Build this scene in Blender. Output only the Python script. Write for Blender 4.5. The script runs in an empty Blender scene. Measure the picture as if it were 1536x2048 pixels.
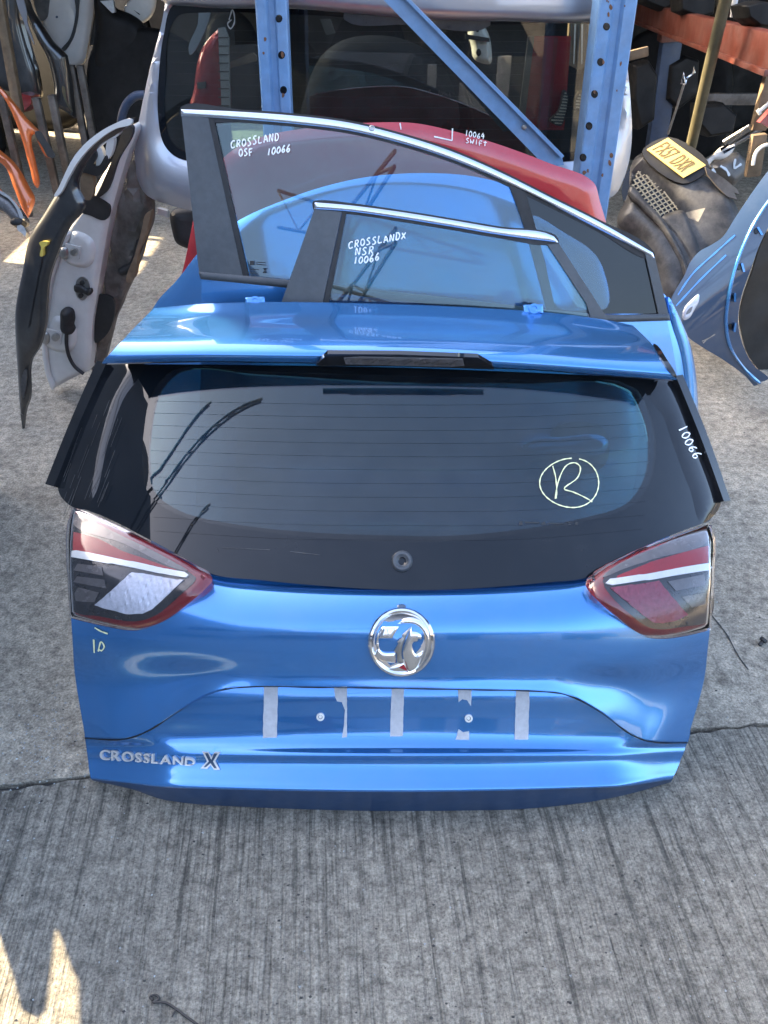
import bpy, bmesh, math, random
from mathutils import Vector, Matrix
from mathutils.geometry import delaunay_2d_cdt
from mathutils.bvhtree import BVHTree

random.seed(7)
SC = bpy.context.scene
COL = SC.collection
R = math.radians

# ------------------------------------------------------------------ camera
CAM_H, PITCH, F = 1.5, R(37.0), 1600.0          # metres, down-tilt, focal length in photo pixels (1536x2048)
cam_d = bpy.data.cameras.new('camera')
cam_d.sensor_fit = 'VERTICAL'
cam_d.sensor_height = 24.0
cam_d.lens = 24.0 * F / 2048.0
cam_d.clip_start = 0.02
cam_d.clip_end = 500
cam = bpy.data.objects.new('camera', cam_d)
COL.objects.link(cam)
cam.location = (0, 0, CAM_H)
cam.rotation_euler = (R(90) - PITCH, 0, 0)
SC.camera = cam

# ------------------------------------------------------------------ light
TO_SUN = Vector((-0.80, 0.30, 0.42)).normalized()
SUN_EL = math.asin(TO_SUN.z)
SUN_AZ = math.atan2(TO_SUN.x, TO_SUN.y)          # from +Y towards +X
W = bpy.data.worlds.new('World')
SC.world = W
W.use_nodes = True
wn = W.node_tree
bg = wn.nodes['Background']
sky = wn.nodes.new('ShaderNodeTexSky')
sky.sky_type = 'NISHITA'
sky.sun_disc = False
sky.sun_elevation = SUN_EL
sky.sun_rotation = SUN_AZ
sky.altitude = 50
sky.air_density = 0.8
sky.dust_density = 6.0
sky.ozone_density = 0.6
wn.links.new(sky.outputs['Color'], bg.inputs['Color'])
bg.inputs['Strength'].default_value = 0.15
sun_d = bpy.data.lights.new('sun', 'SUN')
sun_d.energy = 4.0
sun_d.angle = R(0.5)
sun_d.color = (1.0, 0.80, 0.52)
sun = bpy.data.objects.new('sun', sun_d)
COL.objects.link(sun)
sun.rotation_euler = TO_SUN.to_track_quat('Z', 'Y').to_euler()
SC.view_settings.view_transform = 'Standard'
SC.view_settings.look = 'None'
SC.view_settings.gamma = 1
SC.view_settings.use_curve_mapping = False
SC.view_settings.exposure = 3.2
SC.cycles.max_bounces = 10
SC.cycles.transparent_max_bounces = 24
SC.cycles.caustics_reflective = False
SC.cycles.caustics_refractive = False

# ------------------------------------------------------------------ pixel -> place
FWD = Vector((0, math.cos(PITCH), -math.sin(PITCH)))
UP = Vector((0, math.sin(PITCH), math.cos(PITCH)))
EYE = Vector((0, 0, CAM_H))


def ray(px, py):
    return Vector(((px - 768) / F, 0, 0)) + UP * ((1024 - py) / F) + FWD


def atY(px, py, Y):
    d = ray(px, py)
    return EYE + d * (Y / d.y)


def atZ(px, py, z=0.0):
    d = ray(px, py)
    return EYE + d * ((z - CAM_H) / d.z)


class Surf:
    """A gently bowed sheet: n.(P-p0) + sum(k2 s^2 + k4 s^4) = 0, s measured along an axis from a centre."""
    def __init__(self, p0, n, bows=()):
        self.p0, self.n, self.bows = Vector(p0), Vector(n).normalized(), [(Vector(a).normalized(), c, k2, k4) for a, c, k2, k4 in bows]

    def f(self, P):
        v = self.n.dot(P - self.p0)
        for a, c, k2, k4 in self.bows:
            s = a.dot(P) - c
            v += k2 * s * s + k4 * s ** 4
        return v

    def nor(self, P):
        g = self.n.copy()
        for a, c, k2, k4 in self.bows:
            s = a.dot(P) - c
            g += a * (2 * k2 * s + 4 * k4 * s ** 3)
        return g.normalized()

    def hit(self, px, py):
        d = ray(px, py)
        t = self.n.dot(self.p0 - EYE) / self.n.dot(d)
        for _ in range(12):
            P = EYE + d * t
            f0 = self.f(P)
            g = (self.f(EYE + d * (t + 1e-4)) - f0) / 1e-4
            if abs(g) < 1e-6:
                break
            st = -f0 / g
            st = max(-.2, min(.2, st))
            t += st
            if abs(st) < 1e-7:
                break
        P = EYE + d * t
        return P, self.nor(P)


def leaning(Y, z, lean, yaw=0, bows=(), x=0.0):
    """Surface through (0,Y,z) that leans back by `lean` degrees (top away from the camera)."""
    a = R(lean)
    n = Vector((0, -math.cos(a), math.sin(a)))
    n = Matrix.Rotation(R(yaw), 3, 'Z') @ n
    return Surf((x, Y, z), n, bows)


class MeshSurf:
    def __init__(self, verts, quads):
        self.b = BVHTree.FromPolygons([tuple(v) for v in verts], quads)

    def hit(self, px, py):
        d = ray(px, py).normalized()
        loc, n, i, dist = self.b.ray_cast(EYE, d)
        if loc is None:
            loc, n, i, dist = self.b.find_nearest(EYE + d * 1.5)
        if n.dot(d) > 0:
            n = -n
        return loc, n


# ------------------------------------------------------------------ objects
def tag(o, label=None, cat=None, group=None, kind=None):
    for k, v in (('label', label), ('category', cat), ('group', group), ('kind', kind)):
        if v:
            o[k] = v
    return o


def thing(name, label, cat, loc=(0, 0, 0), group=None):
    o = bpy.data.objects.new(name, None)
    COL.objects.link(o)
    o.empty_display_size = .1
    o.location = loc
    return tag(o, label, cat, group)


def add(name, me, mat=None, parent=None):
    if mat is not None and not me.materials:
        me.materials.append(mat)
    o = bpy.data.objects.new(name, me)
    COL.objects.link(o)
    if parent is not None:
        o.parent = parent
        root = parent
        off = Vector(parent.location)
        while root.parent is not None:
            root = root.parent
            off += Vector(root.location)
        o.location = -off                      # meshes are written in world coordinates
    return o


def finish(me, angle=32):
    me.update()
    bm = bmesh.new()
    bm.from_mesh(me)
    ca = math.cos(R(angle))
    for f in bm.faces:
        f.smooth = True
    for e in bm.edges:
        if len(e.link_faces) == 2:
            e.smooth = e.link_faces[0].normal.dot(e.link_faces[1].normal) > ca
    bm.to_mesh(me)
    bm.free()
    return me


def mesh(name, verts, faces, angle=32):
    me = bpy.data.meshes.new(name)
    me.from_pydata([tuple(v) for v in verts], [], faces)
    return finish(me, angle)


def curve(pts, closed=True, n=6):
    """Smooth a pixel outline; a point written (x, y, 1) stays a corner."""
    N = len(pts)
    out = []
    last = N if closed else N - 1
    for i in range(last):
        p0, p1, p2, p3 = pts[(i - 1) % N], pts[i], pts[(i + 1) % N], pts[(i + 2) % N]
        if not closed:
            p0 = pts[max(i - 1, 0)]
            p3 = pts[min(i + 2, N - 1)]
        c1, c2 = len(p1) > 2 and p1[2] == 1, len(p2) > 2 and p2[2] == 1
        L = math.hypot(p2[0] - p1[0], p2[1] - p1[1]) or 1
        def tangent(a, b, c):
            la = math.hypot(b[0] - a[0], b[1] - a[1]) or 1
            lc = math.hypot(c[0] - b[0], c[1] - b[1]) or 1
            return [((b[k] - a[k]) / la + (c[k] - b[k]) / lc) / 2 * L for k in (0, 1)]
        t1 = [p2[k] - p1[k] for k in (0, 1)] if c1 else tangent(p0, p1, p2)
        t2 = [p2[k] - p1[k] for k in (0, 1)] if c2 else tangent(p1, p2, p3)
        m = 1 if (c1 and c2) else max(2, min(n, int(L / 4) + 1))
        for j in range(m):
            s = j / m
            h = (2 * s ** 3 - 3 * s ** 2 + 1, s ** 3 - 2 * s ** 2 + s, -2 * s ** 3 + 3 * s ** 2, s ** 3 - s ** 2)
            out.append(tuple(h[0] * p1[k] + h[1] * t1[k] + h[2] * p2[k] + h[3] * t2[k] for k in (0, 1)))
    if not closed:
        out.append(tuple(pts[-1][:2]))
    return out


def inside(p, poly):
    x, y = p
    r = False
    j = len(poly) - 1
    for i in range(len(poly)):
        xi, yi = poly[i]
        xj, yj = poly[j]
        if (yi > y) != (yj > y) and x < (xj - xi) * (y - yi) / (yj - yi) + xi:
            r = not r
        j = i
    return r


def seg_dist(p, poly):
    best = 1e9
    x, y = p
    n = len(poly)
    for i in range(n):
        ax, ay = poly[i]
        bx, by = poly[(i + 1) % n]
        vx, vy = bx - ax, by - ay
        q = vx * vx + vy * vy
        t = 0 if q == 0 else max(0, min(1, ((x - ax) * vx + (y - ay) * vy) / q))
        d = (x - ax - t * vx) ** 2 + (y - ay - t * vy) ** 2
        if d < best:
            best = d
    return math.sqrt(best)


def fill2d(outline, holes=(), step=None, rings=()):
    """Triangulate a 2-D outline with holes and an inner grid -> points, triangles, n boundary points."""
    verts, edges = [], []
    for loop in [outline] + list(holes):
        base = len(verts)
        pts = []
        m = len(loop)
        for i in range(m):
            a, b = loop[i], loop[(i + 1) % m]
            L = math.hypot(b[0] - a[0], b[1] - a[1])
            if L < 1e-7:
                continue
            k = max(1, int(L / (step * 1.3))) if step else 1
            if rings:
                k = max(k, int(L / max(2.2, max(rings) * .33)))
            for j in range(k):
                pts.append((a[0] + (b[0] - a[0]) * j / k, a[1] + (b[1] - a[1]) * j / k))
        for i in range(len(pts)):
            edges.append((base + i, base + (i + 1) % len(pts)))
        verts += pts
    nb = len(verts)
    loops = [outline] + list(holes)
    for d in rings:
        b = 0
        for e0, e1 in edges:
            if e0 == b or True:
                a, c = verts[e0], verts[e1]
                L = math.hypot(c[0] - a[0], c[1] - a[1])
                if L < 1e-6:
                    continue
                mx, my = (a[0] + c[0]) / 2, (a[1] + c[1]) / 2
                nx, ny = -(c[1] - a[1]) / L, (c[0] - a[0]) / L
                for sg in (1, -1):
                    p = (mx + nx * d * sg, my + ny * d * sg)
                    if inside(p, outline) and not any(inside(p, h) for h in holes) and min(seg_dist(p, l) for l in loops) > d * .93:
                        verts.append(p)
    gap = max(rings) * 1.0 + .55 * step if rings else (step * .45 if step else 0)
    if step:
        xs = [p[0] for p in outline]
        ys = [p[1] for p in outline]
        y = min(ys) + step * .5
        while y < max(ys):
            x = min(xs) + step * .5
            while x < max(xs):
                p = (x, y)
                if inside(p, outline) and not any(inside(p, h) for h in holes):
                    if all(seg_dist(p, l) > gap for l in loops):
                        verts.append(p)
                x += step
            y += step
    v2, e2, f2, _, _, _ = delaunay_2d_cdt([Vector(v) for v in verts], edges, [], 1, 1e-6)
    pts = [(v.x, v.y) for v in v2]
    tris = []
    for f in f2:
        c = (sum(pts[i][0] for i in f) / len(f), sum(pts[i][1] for i in f) / len(f))
        if inside(c, outline) and not any(inside(c, h) for h in holes):
            tris.append(list(f))
    return pts, tris


def shell(name, P, N, tris, thick):
    """Front sheet at P facing N, a back sheet `thick` behind, and the rim between them."""
    n = len(P)
    faces = []
    cnt = {}
    for f in tris:
        a, b, c = P[f[0]], P[f[1]], P[f[2]]
        if (b - a).cross(c - a).dot(N[f[0]]) < 0:
            f = f[::-1]
        faces.append(tuple(f))
        for i in range(len(f)):
            e = (f[i], f[(i + 1) % len(f)])
            cnt[e] = cnt.get(e, 0) + 1
    V = list(P)
    if thick:
        V += [p - m * thick for p, m in zip(P, N)]
        front = list(faces)
        for f in front:
            faces.append(tuple(i + n for i in reversed(f)))
        for (a, b) in cnt:
            if (b, a) not in cnt:
                faces.append((b, a, a + n, b + n))
    return mesh(name, V, faces)


def patch(name, outline, surf, mat, parent=None, off=0.0, thick=.004, holes=(), step=None, dome=None, smooth=True, wob=None):
    """A sheet with a traced outline laid on a surface of the scene, with real thickness."""
    out = curve(outline) if smooth else [tuple(p[:2]) for p in outline]
    hs = [curve(h) if smooth else [tuple(p[:2]) for p in h] for h in holes]
    if dome and not step:
        step = dome[1] / 3
    pts, tris = fill2d(out, hs, step, [dome[1] * k for k in ((.3, .62, 1.0) if dome[1] < 30 else (.12, .27, .43, .6, .8, 1.0))] if dome else ())
    P, N = [], []
    for p in pts:
        q, n = surf.hit(*p)
        o = off
        if dome:
            d = min(seg_dist(p, l) for l in [out] + hs)
            t = 1 - min(d / dome[1], 1)
            o -= dome[0] * t * t
        if wob:
            o += wob(p)
        P.append(q + n * o)
        N.append(n)
    return add(name, shell(name, P, N, tris, thick), mat, parent)


def hermite(xs, ys, x):
    n = len(xs)
    if n == 2:
        return ys[0] + (ys[1] - ys[0]) * (x - xs[0]) / (xs[1] - xs[0])
    i = 0
    while i < n - 2 and x > xs[i + 1]:
        i += 1
    h = xs[i + 1] - xs[i]
    d = [(ys[k + 1] - ys[k]) / (xs[k + 1] - xs[k]) for k in range(n - 1)]
    def m(k):
        if k == 0:
            return d[0]
        if k == n - 1:
            return d[-1]
        if d[k - 1] * d[k] <= 0:
            return 0
        return 2 * d[k - 1] * d[k] / (d[k - 1] + d[k])
    s = (x - xs[i]) / h
    return ((2 * s ** 3 - 3 * s ** 2 + 1) * ys[i] + (s ** 3 - 2 * s ** 2 + s) * h * m(i)
            + (-2 * s ** 3 + 3 * s ** 2) * ys[i + 1] + (s ** 3 - s ** 2) * h * m(i + 1))


def loft_grid(rails, nu, nv):
    """rails: list of [(px, py, Y), ...] from the left edge to the right edge -> grid of 3-D points."""
    cols = []
    for j in range(nu + 1):
        u = j / nu
        ctrl = []
        for r in rails:
            xs = [p[0] for p in r]
            x = xs[0] + u * (xs[-1] - xs[0])
            y = hermite(xs, [p[1] for p in r], x)
            Y = hermite(xs, [p[2] for p in r], x)
            ctrl.append(atY(x, y, Y))
        K = len(ctrl)
        L = [max(1e-5, (ctrl[k + 1] - ctrl[k]).length) for k in range(K - 1)]
        col = []
        for k in range(K - 1):
            def T(i):
                if i == 0:
                    return (ctrl[1] - ctrl[0]) / L[0]
                if i == K - 1:
                    return (ctrl[-1] - ctrl[-2]) / L[-1]
                a, b = (ctrl[i] - ctrl[i - 1]) / L[i - 1], (ctrl[i + 1] - ctrl[i]) / L[i]
                return (a * L[i] + b * L[i - 1]) / (L[i] + L[i - 1])
            t1, t2 = T(k) * L[k], T(k + 1) * L[k]
            for i in range(nv):
                s = i / nv
                col.append(ctrl[k] * (2 * s ** 3 - 3 * s ** 2 + 1) + t1 * (s ** 3 - 2 * s ** 2 + s)
                           + ctrl[k + 1] * (-2 * s ** 3 + 3 * s ** 2) + t2 * (s ** 3 - s ** 2))
        col.append(ctrl[-1])
        cols.append(col)
    return cols


def loft(name, rails, mat, parent, nu=48, nv=5, thick=.006, angle=40):
    g = loft_grid(rails, nu, nv)
    m = len(g[0])
    V = [p for col in g for p in col]
    q = []
    for j in range(nu):
        for i in range(m - 1):
            q.append((j * m + i, (j + 1) * m + i, (j + 1) * m + i + 1, j * m + i + 1))
    me = mesh(name, V, q, angle)
    ns = [Vector(v.normal) for v in me.vertices]
    if sum(n.dot(EYE - p) for n, p in zip(ns, V)) < 0:
        q = [f[::-1] for f in q]
        ns = [-n for n in ns]
    n = len(V)
    edges = {}
    for f in q:
        for i in range(4):
            edges[(f[i], f[(i + 1) % 4])] = 1
    faces = list(q) + [tuple(i + n for i in reversed(f)) for f in q]
    for (a, b) in edges:
        if (b, a) not in edges:
            faces.append((b, a, a + n, b + n))
    me = mesh(name, V + [p - k * thick for p, k in zip(V, ns)], faces, angle)
    return add(name, me, mat, parent), MeshSurf(V, q)


def reach(rails, px=40):
    """The same loft carried on past its two ends, to lay fittings on right up to the edge."""
    out = []
    for r in rails:
        (x0, y0, Y0), (x1, y1, Y1) = r[0], r[1]
        k = px / (x1 - x0)
        a = (x0 - px, y0 + (y0 - y1) * k, Y0 + (Y0 - Y1) * k * 1.5)
        (x0, y0, Y0), (x1, y1, Y1) = r[-1], r[-2]
        k = px / (x0 - x1)
        b = (x0 + px, y0 + (y0 - y1) * k, Y0 + (Y0 - Y1) * k * 1.5)
        out.append([a] + list(r) + [b])
    g = loft_grid(out, 80, 6)
    m = len(g[0])
    q = [(j * m + i, (j + 1) * m + i, (j + 1) * m + i + 1, j * m + i + 1) for j in range(80) for i in range(m - 1)]
    return MeshSurf([p for c in g for p in c], q)


def tube_geo(pts, r, sides=8, r2=None):
    pts = [Vector(p) for p in pts]
    n = len(pts)
    V, Fc = [], []
    prev = None
    for i, p in enumerate(pts):
        t = (pts[min(i + 1, n - 1)] - pts[max(i - 1, 0)]).normalized()
        if prev is None:
            a = Vector((0, 0, 1)) if abs(t.z) < .9 else Vector((1, 0, 0))
            prev = t.cross(a).normalized()
        u = (prev - t * prev.dot(t)).normalized()
        prev = u
        w = t.cross(u)
        rr = r if r2 is None else r + (r2 - r) * i / (n - 1)
        for k in range(sides):
            a = 2 * math.pi * k / sides
            V.append(p + (u * math.cos(a) + w * math.sin(a)) * rr)
    for i in range(n - 1):
        for k in range(sides):
            Fc.append((i * sides + k, i * sides + (k + 1) % sides, (i + 1) * sides + (k + 1) % sides, (i + 1) * sides + k))
    Fc.append(tuple(range(sides))[::-1])
    Fc.append(tuple((n - 1) * sides + k for k in range(sides)))
    return V, Fc


def join_geo(parts):
    V, Fc = [], []
    for v, f in parts:
        b = len(V)
        V += v
        Fc += [tuple(i + b for i in q) for q in f]
    return V, Fc


def tube(name, pts, r, mat, parent=None, sides=8, r2=None):
    return add(name, mesh(name, *tube_geo(pts, r, sides, r2), angle=50), mat, parent)


def box_geo(c, s, rot=None):
    c = Vector(c)
    M = rot if rot is not None else Matrix.Identity(3)
    V = []
    for x in (-.5, .5):
        for y in (-.5, .5):
            for z in (-.5, .5):
                V.append(c + M @ Vector((x * s[0], y * s[1], z * s[2])))
    return V, [(0, 1, 3, 2), (4, 6, 7, 5), (0, 4, 5, 1), (2, 3, 7, 6), (0, 2, 6, 4), (1, 5, 7, 3)]


def box(name, c, s, mat, parent=None, rot=None, bevel=.004):
    me = bpy.data.meshes.new(name)
    v, f = box_geo(c, s, rot)
    me.from_pydata([tuple(p) for p in v], [], f)
    if bevel:
        bm = bmesh.new()
        bm.from_mesh(me)
        bmesh.ops.bevel(bm, geom=bm.edges[:], offset=bevel, segments=2, affect='EDGES', profile=.5)
        bm.to_mesh(me)
        bm.free()
    return add(name, finish(me), mat, parent)


def bar_geo(a, b, w, d, face=Vector((0, -1, 0))):
    """A straight bar from a to b, w wide across, d deep along `face`."""
    a, b = Vector(a), Vector(b)
    t = (b - a).normalized()
    s = t.cross(face).normalized()
    k = s.cross(t).normalized()
    M = Matrix((s, k, t)).transposed()
    return box_geo((a + b) / 2, (w, d, (b - a).length), M)


def bar(name, a, b, w, d, mat, parent=None, face=Vector((0, -1, 0)), bevel=.003):
    me = bpy.data.meshes.new(name)
    v, f = bar_geo(a, b, w, d, face)
    me.from_pydata([tuple(p) for p in v], [], f)
    if bevel:
        bm = bmesh.new()
        bm.from_mesh(me)
        bmesh.ops.bevel(bm, geom=bm.edges[:], offset=bevel, segments=2, affect='EDGES', profile=.5)
        bm.to_mesh(me)
        bm.free()
    return add(name, finish(me), mat, parent)


def disc_geo(surf, c, prof, sides=28, aspect=1.0):
    """A turned fitting on a surface: prof = [(radius in pixels, height in m), ...] round the pixel c."""
    V, Fc = [], []
    for r, h in prof:
        for k in range(sides):
            a = 2 * math.pi * k / sides
            p, n = surf.hit(c[0] + r * math.cos(a), c[1] + r * aspect * math.sin(a))
            V.append(p + n * h)
    for i in range(len(prof) - 1):
        for k in range(sides):
            Fc.append((i * sides + k, (i + 1) * sides + k, (i + 1) * sides + (k + 1) % sides, i * sides + (k + 1) % sides))
    Fc.append(tuple((len(prof) - 1) * sides + k for k in range(sides)))
    return V, Fc


def disc(name, surf, c, prof, mat, parent=None, sides=28, aspect=1.0):
    return add(name, mesh(name, *disc_geo(surf, c, prof, sides, aspect), angle=35), mat, parent)


# ---- lettering
FAT = [0.0]
def glyph_2d(ch):
    cu = bpy.data.curves.new('glyph', 'FONT')
    cu.body = ch
    cu.resolution_u = 4
    cu.offset = FAT[0]
    o = bpy.data.objects.new('glyph', cu)
    COL.objects.link(o)
    me = bpy.data.meshes.new_from_object(o)
    pts = [(v.co.x, v.co.y) for v in me.vertices]
    tris = [list(p.vertices) for p in me.polygons]
    bpy.data.objects.remove(o)
    bpy.data.curves.remove(cu)
    bpy.data.meshes.remove(me)
    out = []
    for t in tris:
        for i in range(1, len(t) - 1):
            out.append([t[0], t[i], t[i + 1]])
    return pts, out


def letters(text, quad, surf, mat, parent, off, thick, gaps=None, xs=1.0, fatten=0.0, name='letter'):
    """Print `text` in the pixel quad (bottom-left, bottom-right, top-right, top-left); one mesh per character."""
    bl, br, tr, tl = quad
    cells = []
    x = 0
    for ch in text:
        if ch == ' ':
            x += .45
            continue
        pts, tris = glyph_2d(ch)
        w = max(p[0] for p in pts) - min(p[0] for p in pts)
        x0 = min(p[0] for p in pts)
        cells.append((ch, [(p[0] - x0 + x, p[1]) for p in pts], tris))
        x += w + .11
    W_ = x - .11
    H_ = .72
    for ch, pts, tris in cells:
        P, N = [], []
        for p in pts:
            u, v = p[0] / W_, p[1] / H_
            qx = (bl[0] * (1 - u) + br[0] * u) * (1 - v) + (tl[0] * (1 - u) + tr[0] * u) * v
            qy = (bl[1] * (1 - u) + br[1] * u) * (1 - v) + (tl[1] * (1 - u) + tr[1] * u) * v
            q, n = surf.hit(qx, qy)
            P.append(q + n * off)
            N.append(n)
        add(name, shell(name, P, N, tris, thick), mat, parent)


HAND = {
    'C': [[(.85, .9), (.5, 1), (.15, .75), (.05, .4), (.25, .05), (.6, 0), (.85, .15)]],
    'R': [[(.15, 0), (.2, .95)], [(.1, .9), (.6, 1), (.8, .75), (.55, .5), (.2, .48)], [(.4, .48), (.85, 0)]],
    'O': [[(.5, 1), (.15, .8), (.1, .35), (.4, 0), (.8, .2), (.85, .7), (.5, 1)]],
    'S': [[(.8, .95), (.4, 1), (.2, .75), (.55, .5), (.75, .25), (.5, 0), (.1, .05)]],
    'L': [[(.2, 1), (.15, .05), (.85, .08)]],
    'A': [[(.05, 0), (.45, 1), (.9, 0)], [(.2, .38), (.75, .4)]],
    'N': [[(.1, 0), (.15, 1), (.75, .02), (.85, 1)]],
    'D': [[(.15, 0), (.2, 1)], [(.05, .98), (.6, .95), (.9, .5), (.6, .05), (.1, 0)]],
    'F': [[(.2, 0), (.15, 1), (.85, 1.02)], [(.17, .52), (.7, .55)]],
    'X': [[(.05, 0), (.9, 1)], [(.15, 1), (.85, 0)]],
    'W': [[(.02, 1), (.2, 0), (.48, .6), (.7, 0), (.98, 1)]],
    'I': [[(.5, 0), (.5, 1)]],
    'T': [[(.45, 0), (.5, 1)], [(.05, .72), (.95, .75)]],
    '1': [[(.5, 0), (.55, 1)]],
    '0': [[(.5, 1), (.12, .7), (.12, .3), (.45, 0), (.85, .3), (.85, .7), (.5, 1)]],
    '6': [[(.7, 1), (.3, .7), (.15, .3), (.4, 0), (.8, .2), (.7, .5), (.2, .38)]],
    '4': [[(.55, 1), (.1, .4), (.9, .42)], [(.7, .75), (.65, 0)]],
}


def strokes_geo(lines, surf, w, off):
    """Flat marker strokes: ribbons of width w (m) with a little thickness, laid on the surface."""
    geos = []
    for ln in lines:
        pts = curve(ln, False, 5) if len(ln) > 2 else [tuple(p[:2]) for p in ln]
        P, N = [], []
        for p in pts:
            q, n = surf.hit(*p)
            P.append(q)
            N.append(n)
        V, Fc = [], []
        for i in range(len(P)):
            t = (P[min(i + 1, len(P) - 1)] - P[max(i - 1, 0)]).normalized()
            s = t.cross(N[i]).normalized()
            ww = w * (.42 + .12 * math.sin(i * 1.7 + len(P)))
            for a, h in ((-1, off), (1, off), (1, off + .0008), (-1, off + .0008)):
                V.append(P[i] + s * a * ww + N[i] * h)
        for i in range(len(P) - 1):
            for k in range(4):
                Fc.append((i * 4 + k, i * 4 + (k + 1) % 4, i * 4 + 4 + (k + 1) % 4, i * 4 + 4 + k))
        m = (len(P) - 1) * 4
        Fc += [(3, 2, 1, 0), (m, m + 1, m + 2, m + 3)]
        geos.append((V, Fc))
    return join_geo(geos)


def handwrite(text, a, b, h, up, surf, mat, parent, w=.003, off=.0005, name='marker_writing', fill=.8):
    """Write `text` along the pixel line a -> b, letters h pixels tall towards the direction `up`."""
    n = len(text)
    L = Vector((b[0] - a[0], b[1] - a[1]))
    u = L / n
    U = Vector(up).normalized() * h
    lines = []
    rnd = random.Random(len(text) * 13 + int(a[0]))
    for i, ch in enumerate(text):
        if ch == ' ':
            continue
        o = Vector(a) + u * i + U * rnd.uniform(-.08, .08)
        s = rnd.uniform(.88, 1.08)
        for st in HAND[ch]:
            lines.append([tuple(o + u * (q[0] * fill) + U * (q[1] * s)) for q in st])
    v, f = strokes_geo(lines, surf, w, off)
    return add(name, mesh(name, v, f), mat, parent)


# ------------------------------------------------------------------ materials
def nt(m):
    m.use_nodes = True
    return m.node_tree.nodes, m.node_tree.links, m.node_tree.nodes['Principled BSDF']


def noise(N, L, scale, detail=4, rough=.6, vec=None):
    t = N.new('ShaderNodeTexNoise')
    t.inputs['Scale'].default_value = scale
    t.inputs['Detail'].default_value = detail
    t.inputs['Roughness'].default_value = rough
    if vec is not None:
        L.new(vec, t.inputs['Vector'])
    return t.outputs['Fac']


def ramp(N, L, fac, stops):
    r = N.new('ShaderNodeValToRGB')
    e = r.color_ramp.elements
    while len(e) > 1:
        e.remove(e[-1])
    e[0].position = stops[0][0]
    for i, (p, c) in enumerate(stops):
        if i:
            e.new(p)
        c = (c, c, c) if not hasattr(c, '__len__') else c
        e[i].color = (*c, 1)
    L.new(fac, r.inputs['Fac'])
    return r.outputs['Color']


def pos(N):
    return N.new('ShaderNodeNewGeometry').outputs['Position']


def mul(N, L, a, b):
    m = N.new('ShaderNodeMix')
    m.data_type = 'RGBA'
    m.blend_type = 'MULTIPLY'
    m.inputs['Factor'].default_value = 1
    L.new(a, m.inputs[6])
    L.new(b, m.inputs[7])
    return m.outputs[2]


def solid(name, c, rough=.5, metal=0.0, coat=0.0, var=.15, vscale=30, bump=0.0, bscale=150, spec=.5, coat_rough=.03, dust=0.0):
    """A plain surface with some grain: mottled colour, uneven gloss, fine bumps, settled dust."""
    m = bpy.data.materials.new(name)
    N, L, B = nt(m)
    P = pos(N)
    lo = tuple(x * (1 - var) for x in c)
    hi = tuple(min(1, x * (1 + var)) for x in c)
    col = ramp(N, L, noise(N, L, vscale, 5, .65, P), [(.3, lo), (.7, hi)])
    if dust:
        mx = N.new('ShaderNodeMix')
        mx.data_type = 'RGBA'
        f = ramp(N, L, noise(N, L, 9, 8, .7, P), [(.42, 0), (.75, dust)])
        L.new(f, mx.inputs['Factor'])
        L.new(col, mx.inputs[6])
        mx.inputs[7].default_value = (.34, .32, .29, 1)
        col = mx.outputs[2]
    L.new(col, B.inputs['Base Color'])
    rr = ramp(N, L, noise(N, L, vscale * .6, 6, .7, P), [(.3, max(.01, rough * .75)), (.75, min(1, rough * 1.3))])
    L.new(rr, B.inputs['Roughness'])
    B.inputs['Metallic'].default_value = metal
    B.inputs['Specular IOR Level'].default_value = spec
    B.inputs['Coat Weight'].default_value = coat
    B.inputs['Coat Roughness'].default_value = coat_rough
    if bump:
        b = N.new('ShaderNodeBump')
        b.inputs['Strength'].default_value = bump
        b.inputs['Distance'].default_value = .002
        L.new(noise(N, L, bscale, 5, .6, P), b.inputs['Height'])
        L.new(b.outputs['Normal'], B.inputs['Normal'])
    return m


def paint(name, c, metal=.7, rough=.2, dust=.06):
    """Clear-coated metallic: even base, thin film of dust and a few fine water marks in the gloss."""
    m = bpy.data.materials.new(name)
    N, L, B = nt(m)
    P = pos(N)
    mx = N.new('ShaderNodeMix')
    mx.data_type = 'RGBA'
    f = ramp(N, L, noise(N, L, 7, 8, .72, P), [(.45, dust * .15), (.78, dust * 1.6)])
    L.new(f, mx.inputs['Factor'])
    mx.inputs[6].default_value = (*c, 1)
    mx.inputs[7].default_value = (.34, .33, .31, 1)
    L.new(mx.outputs[2], B.inputs['Base Color'])
    B.inputs['Metallic'].default_value = metal
    B.inputs['Roughness'].default_value = rough
    B.inputs['Coat Weight'].default_value = 1.0
    B.inputs['Coat IOR'].default_value = 1.6
    L.new(ramp(N, L, noise(N, L, 26, 7, .7, P), [(.4, .012), (.75, .06)]), B.inputs['Coat Roughness'])
    b = N.new('ShaderNodeBump')
    b.inputs['Strength'].default_value = .012
    b.inputs['Distance'].default_value = .001
    L.new(noise(N, L, 420, 2, .5, P), b.inputs['Height'])
    L.new(b.outputs['Normal'], B.inputs['Coat Normal'])
    return m


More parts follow.
